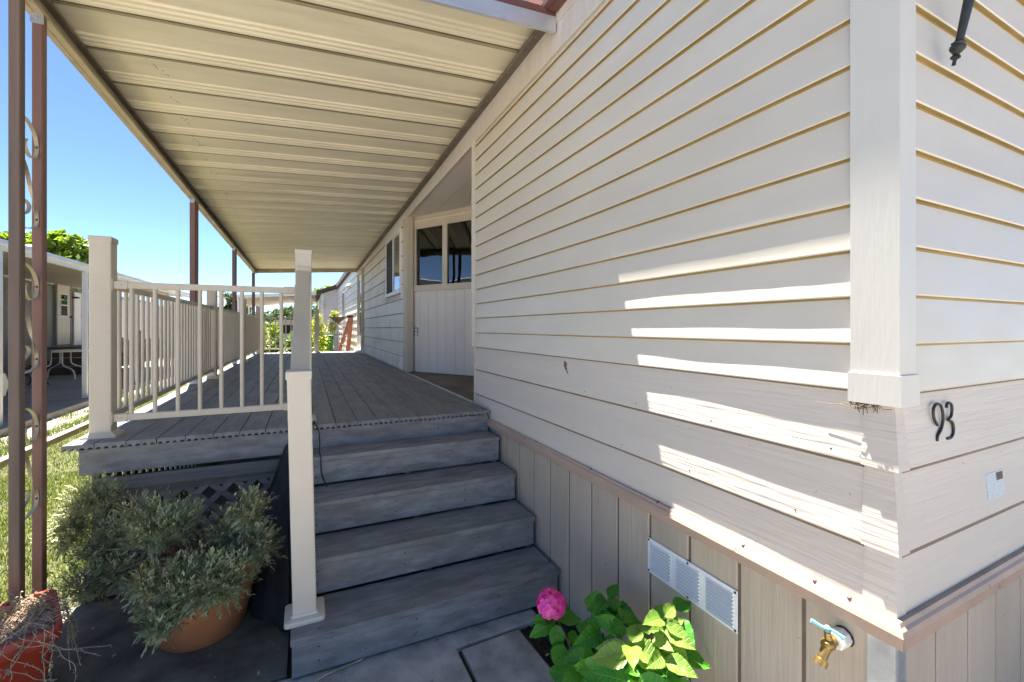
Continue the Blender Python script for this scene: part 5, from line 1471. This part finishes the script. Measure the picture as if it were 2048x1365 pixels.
# shrubs past the far railing
for k, (x, y, h, r_, seed, lab, mat) in enumerate((
        (-1.05, 14.6, 1.75, 0.5, 41, 'upright leafy shrub at the left end of the far railing', 'bush'),
        (-0.62, 14.2, 1.35, 0.5, 42, 'low yellow green shrub second from the left behind the far railing', 'bush'),
        (-0.18, 14.4, 1.55, 0.5, 43, 'bright shrub behind the middle of the far railing', 'bush'),
        (0.12, 15.0, 2.05, 0.55, 44, 'tallest shrub, behind the far railing beside the stair post', 'bush'))):
    bb = [((x, y, GZ + h * 0.3), (r_, 0.4, h * 0.3), 1100), ((x + 0.1, y, GZ + h * 0.6), (r_ * 0.75, 0.35, h * 0.28), 900), ((x - 0.15, y + 0.1, GZ + h * 0.82), (r_ * 0.35, 0.25, h * 0.18), 320), ((x + 0.2, y, GZ + h * 0.85), (r_ * 0.3, 0.2, h * 0.16), 280)]
    tree('shrub', lab, (x, y, GZ), h * 0.35, bb, mat, 0.042, seed, 'shrub', 'shrubs past the far railing', 0.02, 'foliage')
bb = [((-1.0, 13.9, -1.05), (0.35, 0.2, 0.3), 500)]
tree('shrub', 'small reddish shrub low at the corner of the far railing', (-1.0, 13.9, GZ), 0.3, bb, 'pink_leaf', 0.035, 46, 'shrub', 'shrubs past the far railing', 0.015, 'foliage')
bb = [((0.55, 17.2, -0.6), (0.3, 0.3, 0.5), 500), ((0.5, 17.2, -0.1), (0.2, 0.2, 0.3), 250)]
tree('shrub', 'pale leaved shrub beside the stucco wall above the green bin', (0.55, 17.2, GZ), 0.5, bb, 'succulent', 0.05, 47, 'shrub', 'shrubs past the far railing', 0.02, 'foliage')

# ------------------------------------------------------------------ far end: bin, ladder, planter, neighbour
bn = thing('wheelie_bin', 'green plastic wheelie bin beyond the far end of the deck', 'bin', (0.5, 15.9, GZ))
m = MB()
V = [(0.5 + sx * w_, 15.9 + sy * w_, GZ + z) for z, w_ in ((0.06, 0.23), (1.28, 0.29)) for (sx, sy) in ((-1, -1), (1, -1), (1, 1), (-1, 1))]
m.add(V, [(0, 1, 2, 3), (4, 5, 6, 7), (0, 1, 5, 4), (1, 2, 6, 5), (2, 3, 7, 6), (3, 0, 4, 7)])
m.box(0.36, 0.64, 15.60, 15.63, GZ + 0.75, GZ + 1.0, 0.01); m.box(0.2, 0.8, 15.6, 16.2, GZ + 1.2, GZ + 1.27, 0.01)
m.build('body', 'bin', bn)
m = MB(); m.box(0.19, 0.81, 15.58, 16.22, GZ + 1.285, GZ + 1.34, 0.02); m.build('lid', 'bin', bn)
for s_ in (-1, 1):
    m = MB(); m.lathe((0.5 + s_ * 0.2, 16.15, GZ + 0.11), [(0.10, -0.025), (0.11, -0.015), (0.11, 0.015), (0.10, 0.025)], 16, (1, 0, 0)); m.build('wheel', 'rubber', bn)

ld = thing('stepladder', 'orange brown stepladder leaning on the siding past the deck', 'stepladder', (0.95, 14.2, GZ))
topL = [Vector((1.16, 14.0, 0.31)), Vector((1.24, 14.35, 0.31))]
botF = [Vector((0.56, 13.75, GZ)), Vector((0.60, 14.30, GZ))]
botB = [Vector((0.98, 14.05, GZ)), Vector((1.10, 14.62, GZ))]
for a, b_ in zip(botF, topL):
    m = MB(); m.bar(a, b_, 0.03, 0.075, 0.004, (1, 0, 0.3)); m.build('rail', 'fibre', ld)
for a, b_ in zip(botB, topL):
    m = MB(); m.bar(a, b_ + Vector((0.02, 0, -0.03)), 0.025, 0.06, 0.004, (1, 0, 0.3)); m.build('rear_rail', 'fibre', ld)
for k in range(1, 7):
    t = k / 7
    m = MB(); m.bar(botF[0].lerp(topL[0], t), botF[1].lerp(topL[1], t), 0.085, 0.025, 0.003); m.build('rung', 'aluminium', ld)
m = MB(); m.bar(topL[0] + Vector((-0.01, -0.05, 0.03)), topL[1] + Vector((-0.01, 0.05, 0.03)), 0.16, 0.07, 0.008); m.build('top_cap', 'rubber', ld)

wp = thing('wall_planter', 'dark wall planter with lime leaves on the siding past the ladder', 'wall planter', (1.2, 17.2, 0.3))
m = MB(); m.lathe((1.02, 17.2, 0.20), [(0.03, -0.05), (0.09, 0.0), (0.28, 0.17), (0.30, 0.19), (0.27, 0.19)], 20); m.build('bowl', 'brownwood', wp)
m = MB(); m.tube([(XW - 0.004, 17.2, 0.05), (1.2, 17.2, 0.02), (1.02, 17.2, 0.16)], 0.012, 6); m.build('bracket', 'black', wp)
V, F = leafcloud([((0.9, 17.2, 0.50), (0.14, 0.14, 0.16), 90), ((0.82, 17.1, 0.05), (0.16, 0.12, 0.22), 160)], 51, 0.05)
setp(np_mesh('foliage', V, F, 'bush', wp), kind='stuff')

# small black iron fence by the stucco home
fn = thing('iron_fence', 'small black iron fence with curled tops before the stucco wall', 'fence', (0.9, 18.6, GZ))
m = MB(); m.box(0.40, 1.32, 18.59, 18.61, -0.30, -0.27); m.box(0.40, 1.32, 18.59, 18.61, -1.3, -1.27); m.build('rail', 'black', fn)
me_p = MB().tube([(0, 0, GZ), (0, 0, -0.14)], 0.008, 6).mesh('picket', 'black')
for k in range(12): inst('picket', me_p, fn, (0.43 + 0.08 * k, 18.6, 0))
m = MB(); m.tube(smooth_path([(0.62, 18.6, 0.10), (0.66, 18.6, 0.04), (0.75, 18.6, 0.08), (0.86, 18.6, 0.16), (1.0, 18.6, 0.14), (1.04, 18.6, 0.05), (0.98, 18.6, 0.0)], 5), 0.014, 6); m.build('curl', 'black', fn)

nb = thing('mobile_home', 'lilac stucco home with a brown roof edge beyond the deck', 'mobile home', (3, 24, GZ))
m = MB(); m.box(0.62, 6.0, 23.0, 30.0, GZ, 1.62, 0.0)
m.add([(0.62, 23.0, 1.62), (6.0, 23.0, 1.62), (3.31, 23.0, 2.65), (0.62, 30, 1.62), (6.0, 30, 1.62), (3.31, 30, 2.65)], [(0, 1, 2), (3, 5, 4), (0, 3, 4, 1)])
wl_ = m.build('wall', 'stucco', nb)
m = MB()
m.add([(0.40, 22.75, 1.56), (3.31, 22.75, 2.68), (3.31, 22.75, 2.86), (0.40, 22.75, 1.74), (0.40, 30.2, 1.56), (3.31, 30.2, 2.68), (3.31, 30.2, 2.86), (0.40, 30.2, 1.74)],
      [(0, 1, 2, 3), (4, 7, 6, 5), (0, 4, 5, 1), (3, 2, 6, 7), (0, 3, 7, 4), (1, 5, 6, 2)])
m.add([(6.2, 22.75, 1.56), (3.31, 22.75, 2.68), (3.31, 22.75, 2.86), (6.2, 22.75, 1.74), (6.2, 30.2, 1.56), (3.31, 30.2, 2.68), (3.31, 30.2, 2.86), (6.2, 30.2, 1.74)],
      [(0, 3, 2, 1), (4, 5, 6, 7), (0, 1, 5, 4), (3, 7, 6, 2), (0, 4, 7, 3), (1, 2, 6, 5)])
m.build('roof', 'roofbrown', nb)
m = MB(); m.box(0.60, 0.72, 22.96, 22.998, GZ, 1.60, 0.004); m.build('corner_board', 'white', nb)
m = MB(); m.box(0.72, 0.80, 22.85, 22.99, 1.12, 1.22, 0.01); m.lathe((0.70, 22.84, 1.02), [(0.001, -0.1), (0.06, -0.08), (0.075, 0.02), (0.05, 0.1), (0.001, 0.11)], 12); m.build('porch_lamp', 'lampglass', nb)
cp2 = thing('carport', 'white carport attached to the lilac stucco home', 'carport', (-1, 25, GZ))
m = MB()
V = [(-2.85, 23.2, 1.36), (0.45, 23.2, 1.62), (0.45, 29.5, 1.50), (-2.85, 29.5, 1.24)]
V = V + [(x, y, z + 0.05) for (x, y, z) in V]
m.add(V, [(0, 1, 2, 3), (4, 5, 6, 7), (0, 1, 5, 4), (1, 2, 6, 5), (2, 3, 7, 6), (3, 0, 4, 7)]); m.build('roof', 'soffit', cp2)
m = MB()
m.add([(-2.92, 23.14, 1.32), (0.45, 23.14, 1.58), (0.45, 23.19, 1.58), (-2.92, 23.19, 1.32), (-2.92, 23.14, 1.46), (0.45, 23.14, 1.72), (0.45, 23.19, 1.72), (-2.92, 23.19, 1.46)],
      [(0, 1, 2, 3), (4, 5, 6, 7), (0, 1, 5, 4), (1, 2, 6, 5), (2, 3, 7, 6), (3, 0, 4, 7)]); m.build('fascia', 'white', cp2)
m = MB(); m.bar((-2.89, 23.2, 1.38), (-2.89, 29.5, 1.26), 0.06, 0.16, 0.0); m.build('edge_beam', 'white', cp2)
for y in (23.4, 25.4, 27.4, 29.4):
    m = MB(); m.box(-2.86, -2.78, y - 0.04, y + 0.04, GZ, 1.24, 0.0); m.build('support_post', 'white', cp2)
for (xx, yy, lab) in ((-0.8, 30.5, 'white van parked beyond the far carport'),):
    vn = thing('van', lab, 'van', (xx, yy, GZ))
    m = MB()
    prof_ = [(-2.2, 0.35), (2.3, 0.35), (2.35, 0.95), (1.7, 1.15), (1.15, 2.0), (-2.0, 2.05), (-2.2, 1.8)]
    V = [(xx - 0.9, yy + a, GZ + b_) for a, b_ in prof_] + [(xx + 0.9, yy + a, GZ + b_) for a, b_ in prof_]; k = len(prof_)
    m.add(V, [tuple(range(k)), tuple(range(k, 2 * k))] + [(j, (j + 1) % k, k + (j + 1) % k, k + j) for j in range(k)]); m.build('body', 'white', vn)
    m = MB(); m.box(xx - 0.75, xx + 0.75, yy - 2.22, yy - 2.18, GZ + 1.25, GZ + 1.75, 0.0); m.build('rear_window', 'dark', vn)
    for (sx, sy) in ((-1, -1), (1, -1), (-1, 1), (1, 1)):
        m = MB(); m.lathe((xx + sx * 0.82, yy + sy * 1.4, GZ + 0.33), [(0.2, -0.11), (0.33, -0.1), (0.33, 0.1), (0.2, 0.11)], 18, (1, 0, 0)); m.build('wheel', 'rubber', vn)

# ------------------------------------------------------------------ neighbour on the left
nh = thing('mobile_home', 'grey mobile home behind the white carport across the driveway', 'mobile home', (-7.3, 16, GZ))
m = MB(); m.box(-11.5, -7.33, 6, 30, GZ, 1.35); m.build('wall', 'grey_wall', nh)
me_g = MB().box(0, 0.02, 0.006, 0.294, -1.35, 1.30, 0.003).mesh('wall_board', 'grey_wall')
for k in range(46):
    inst('wall_board', me_g, nh, (-7.33, 8.0 + 0.3 * k, 0))
m = MB(); m.box(-7.308, -7.27, 21.8, 29.8, -0.55, 1.2, 0.0); m.build('wall_panel', 'stucco', nh)
m = MB(); m.box(-7.308, -7.25, 21.8, 29.8, GZ, -0.56, 0.0); m.build('skirting', 'dark', nh)
dn = MB().box(-7.305, -7.26, 18.97, 19.86, -0.55, 1.40, 0.006); dno = dn.build('door', 'door', nh)
m = MB(); m.box(-7.259, -7.25, 19.18, 19.66, 0.36, 1.12, 0.004); wn_ = m.build('window_frame', 'white', dno)
m = MB(); m.box(-7.2495, -7.245, 19.22, 19.62, 0.76, 1.08); m.build('pane', 'glass', dno)
m = MB(); m.box(-7.2495, -7.245, 19.22, 19.62, 0.40, 0.72); m.build('pane', 'dark', dno)
m = MB(); m.lathe((-7.26, 19.78, 0.36), [(0.015, 0), (0.015, 0.04), (0.035, 0.05), (0.03, 0.08), (0.001, 0.09)], 10, (1, 0, 0)); m.build('door_knob', 'black', dno)
m = MB(); m.box(-7.30, -7.24, 18.90, 18.965, -0.55, 1.46, 0.0); m.box(-7.30, -7.24, 19.865, 19.93, -0.55, 1.46, 0.0); m.box(-7.30, -7.24, 18.90, 19.93, 1.402, 1.47); m.build('door_frame', 'greypaint', nh)
m = MB(); m.box(-7.26, -7.22, 20.02, 20.62, -0.60, 1.22, 0.004); m.build('screen_door', 'white', nh)
m = MB(); m.box(-7.24, -7.10, 19.93, 20.08, 1.0, 1.06, 0.0); m.build('porch_light', 'black', nh)
# porch with steps
pr = thing('porch', 'small dark brown porch with steps at the grey home', 'porch', (-6.6, 19.3, GZ))
m = MB(); m.box(-7.24, -6.25, 18.2, 20.9, -0.66, -0.60, 0.0); m.build('landing', 'brownwood', pr)
for k in range(3):
    m = MB(); m.box(-7.22, -6.27, 18.22 - 0.03, 18.24, -1.45 + 0.262 * k, -1.20 + 0.262 * k, 0.004); m.build('skirt_board', 'brownwood', pr)
    m = MB(); m.box(-6.268, -6.25, 18.25, 18.39, -1.45 + 0.262 * k, -1.20 + 0.262 * k, 0.004); m.build('skirt_board', 'brownwood', pr)
for k in range(3):
    x0 = -6.25 + 0.28 * k; z = -0.82 - 0.2 * k
    m = MB(); m.box(x0, x0 + 0.30, 18.4, 20.6, z - 0.04, z, 0.0); m.build('tread', 'brownwood', pr)
    m = MB(); m.box(x0 + 0.001, x0 + 0.02, 18.4, 20.6, z, z + 0.155, 0.0); m.build('riser', 'dark', pr)
for (x, y, zt) in ((-6.3, 19.95, 0.35), (-5.45, 20.0, -0.15), (-6.3, 18.3, 0.35)):
    m = MB(); m.box(x - 0.07, x + 0.07, y - 0.07, y + 0.07, -1.45, zt, 0.005); m.box(x - 0.1, x + 0.1, y - 0.1, y + 0.1, zt, zt + 0.06, 0.005); m.build('post', 'greypaint', pr)
m = MB(); m.bar((-6.3, 19.95, 0.2), (-6.3, 21.0, 0.2), 0.05, 0.08); m.bar((-6.3, 18.3, 0.2), (-5.2, 18.3, -0.5), 0.05, 0.06); m.build('rail', 'greypaint', pr)
# white carport on the left
lc = thing('carport', 'white gutter carport roof over the driveway on the left', 'carport', (-4.15, 12, GZ))
m = MB()
V = [(-4.12, 5.0, 1.20), (-4.12, 21.5, 1.20), (-7.5, 21.5, 1.42), (-7.5, 5.0, 1.42)]
V = V + [(x, y, z + 0.05) for x, y, z in V]
m.add(V, [(0, 1, 2, 3), (4, 5, 6, 7), (0, 1, 5, 4), (1, 2, 6, 5), (2, 3, 7, 6), (3, 0, 4, 7)]); m.build('roof', 'soffit', lc)
m = MB(); m.sweep([(0, 1.15), (0.05, 1.16), (0.06, 1.22), (0.10, 1.24), (0.10, 1.30), (0, 1.32)], (-4.15, 4.8, 0), (-4.15, 21.6, 0), (1, 0, 0), (0, 0, 1)); m.build('gutter', 'white', lc)
for y in (6.3, 9.16, 12.0, 15.0, 18.0, 21.2):
    m = MB(); m.box(-4.20, -4.12, y - 0.035, y + 0.035, -1.45, 1.149, 0.003); m.build('support_post', 'white', lc)
m = MB(); m.bar((-4.22, 12.0, 1.0), (-4.22, 12.0, -1.0), 0.004, 0.004); m.build('cable', 'rubber', lc)
# folding table
tb = thing('folding_table', 'white oval folding table in the neighbour\'s carport', 'table', (-6.0, 14.4, -1.45))
tc = Vector(w3(122, 702, 12.6)); TZt = tc.z
m = MB(); m.lathe((tc.x, tc.y, TZt), [(0.58, -0.03), (0.60, -0.02), (0.60, 0.0), (0.58, 0.005), (0.001, 0.006)], 32); m.build('tabletop', 'plastic', tb)
for s_ in (-1, 1):
    for r_ in (-1, 1):
        q = Vector((tc.x + s_ * 0.12, tc.y + r_ * 0.25, 0))
        m = MB(); m.tube(smooth_path([(q.x, q.y, TZt - 0.03), (q.x, q.y, TZt - 0.32), (q.x + s_ * 0.06, q.y + r_ * 0.04, TZt - 0.42), (q.x + s_ * 0.28, q.y + r_ * 0.14, TZt - 0.55), (q.x + s_ * 0.33, q.y + r_ * 0.16, -1.45)], 5), 0.02, 8); m.build('leg', 'plastic', tb)
# bicycle wheel like black chair replaced by a folded camp chair behind the posts
ch = thing('folding_chair', 'black folding chair beside the white table', 'chair', w3(57, 790, 10.5))
cc = Vector(w3(57, 750, 10.8)); zg = -1.45
m = MB()
m.tube([(cc.x - 0.2, cc.y, zg), (cc.x + 0.2, cc.y + 0.1, zg + 0.85)], 0.014, 6); m.tube([(cc.x + 0.2, cc.y, zg), (cc.x - 0.2, cc.y + 0.1, zg + 0.5)], 0.014, 6)
m.tube([(cc.x - 0.2, cc.y + 0.45, zg), (cc.x + 0.2, cc.y + 0.5, zg + 0.85)], 0.014, 6); m.tube([(cc.x + 0.2, cc.y + 0.45, zg), (cc.x - 0.2, cc.y + 0.5, zg + 0.5)], 0.014, 6)
m.build('frame', 'black', ch)
m = MB(); m.box(cc.x - 0.22, cc.x + 0.14, cc.y + 0.04, cc.y + 0.5, zg + 0.44, zg + 0.47, 0.01); m.build('seat', 'rubber', ch)
m = MB(); m.box(cc.x + 0.17, cc.x + 0.20, cc.y + 0.05, cc.y + 0.55, zg + 0.6, zg + 0.9, 0.01); m.build('backrest', 'rubber', ch)
# parked car, its front in view at the left edge
cr = thing('parked_car', 'pale silver car under the left carport, cut by the picture edge', 'car', (-5.45, 8.4, -1.45))
CX0, CX1 = -6.25, -4.62
prof_ = [(6.0, 0.30), (10.45, 0.30), (10.55, 0.52), (10.45, 0.70), (10.1, 0.80), (9.2, 0.93), (8.4, 1.38), (7.0, 1.42), (6.3, 1.0), (5.95, 0.9)]
k = len(prof_); V = []
for (x, ins) in ((CX0, 0.12), (CX0 + 0.1, 0.0), (CX1 - 0.1, 0.0), (CX1, 0.12)):
    for a, b_ in prof_: V.append((x + (0.16 if x < -5.4 else -0.16) * (max(0, b_ - 0.9) / 0.5), a - (ins if a > 8 else -ins) * 0.6, -1.45 + b_ - ins * 0.25 * (1 if b_ > 0.5 else 0)))
F = []
for i in range(3):
    for j in range(k): F.append((i * k + j, i * k + (j + 1) % k, (i + 1) * k + (j + 1) % k, (i + 1) * k + j))
F += [tuple(range(k)), tuple(range(3 * k, 4 * k))]
m = MB(); m.add(V, F); m.build('body', 'carpaint', cr)
m = MB(); m.box(CX1 - 0.16, CX1 - 0.075, 6.7, 8.9, -0.50, -0.15, 0.0); m.build('side_window', 'dark', cr)
for x in (CX0 + 0.1, CX1 - 0.08):
    for y in (6.8, 9.55):
        m = MB(); m.lathe((x, y, -1.45 + 0.33), [(0.19, -0.10), (0.32, -0.1), (0.335, -0.08), (0.335, 0.08), (0.32, 0.1), (0.19, 0.1)], 24, (1, 0, 0)); wh = m.build('wheel', 'rubber', cr)
        m = MB(); m.lathe((x, y, -1.45 + 0.33), [(0.001, -0.09), (0.185, -0.085), (0.185, 0.085), (0.001, 0.09)], 20, (1, 0, 0)); m.build('rim', 'aluminium', wh)
# low white home and satellite dish further down
fh_ = thing('mobile_home', 'low white home far behind the side railing', 'mobile home', (-6.5, 33, GZ))
m = MB(); m.box(-9.5, -5.2, 31, 39, GZ, 1.05); m.build('wall', 'white', fh_)
m = MB(); m.slab([(-9.9, 30.6), (-4.9, 30.6), (-4.9, 39.4), (-9.9, 39.4)], 1.06, 1.22); m.build('roof', 'aluminium', fh_)
sd = thing('satellite_dish', 'grey satellite dish on the low white roof', 'satellite dish', w3(440, 612, 33))
q = Vector(w3(440, 604, 33))
m = MB(); m.lathe(q, [(0.001, -0.1), (0.25, -0.07), (0.42, 0.0), (0.42, 0.012), (0.25, -0.055), (0.001, -0.085)], 24, (0.35, -0.9, 0.35)); m.build('dish', 'white', sd, smooth=True)
m = MB(); m.tube([(q.x, q.y + 0.1, q.z), (q.x, q.y + 0.15, 1.22)], 0.025, 6); m.build('mast', 'galv', sd)
# pampas plumes by the left home
pg = thing('pampas_grass', 'pampas grass with pale plumes behind the left carport', 'pampas grass', w3(250, 640, 24))
q = Vector(w3(248, 640, 24)); q.z = GZ
m = MB(); rs = random.Random(2); Vp = []
for k in range(14):
    tx = q.x + rs.uniform(-0.5, 0.7); ty = q.y + rs.uniform(-0.4, 0.4); tz = rs.uniform(1.9, 2.7)
    m.tube([tuple(q + Vector((rs.uniform(-.15, .15), 0, 0))), (tx * 0.6 + q.x * 0.4, ty, tz * 0.5), (tx, ty, tz)], 0.012, 4, False)
    Vp.append(((tx, ty, tz + 0.1), (0.06, 0.06, 0.3), 40))
m.build('stalk', 'straw', pg)
V, F = leafcloud(Vp, 61, 0.05, 0.3); setp(np_mesh('plume', V, F, 'succulent', pg), kind='stuff')
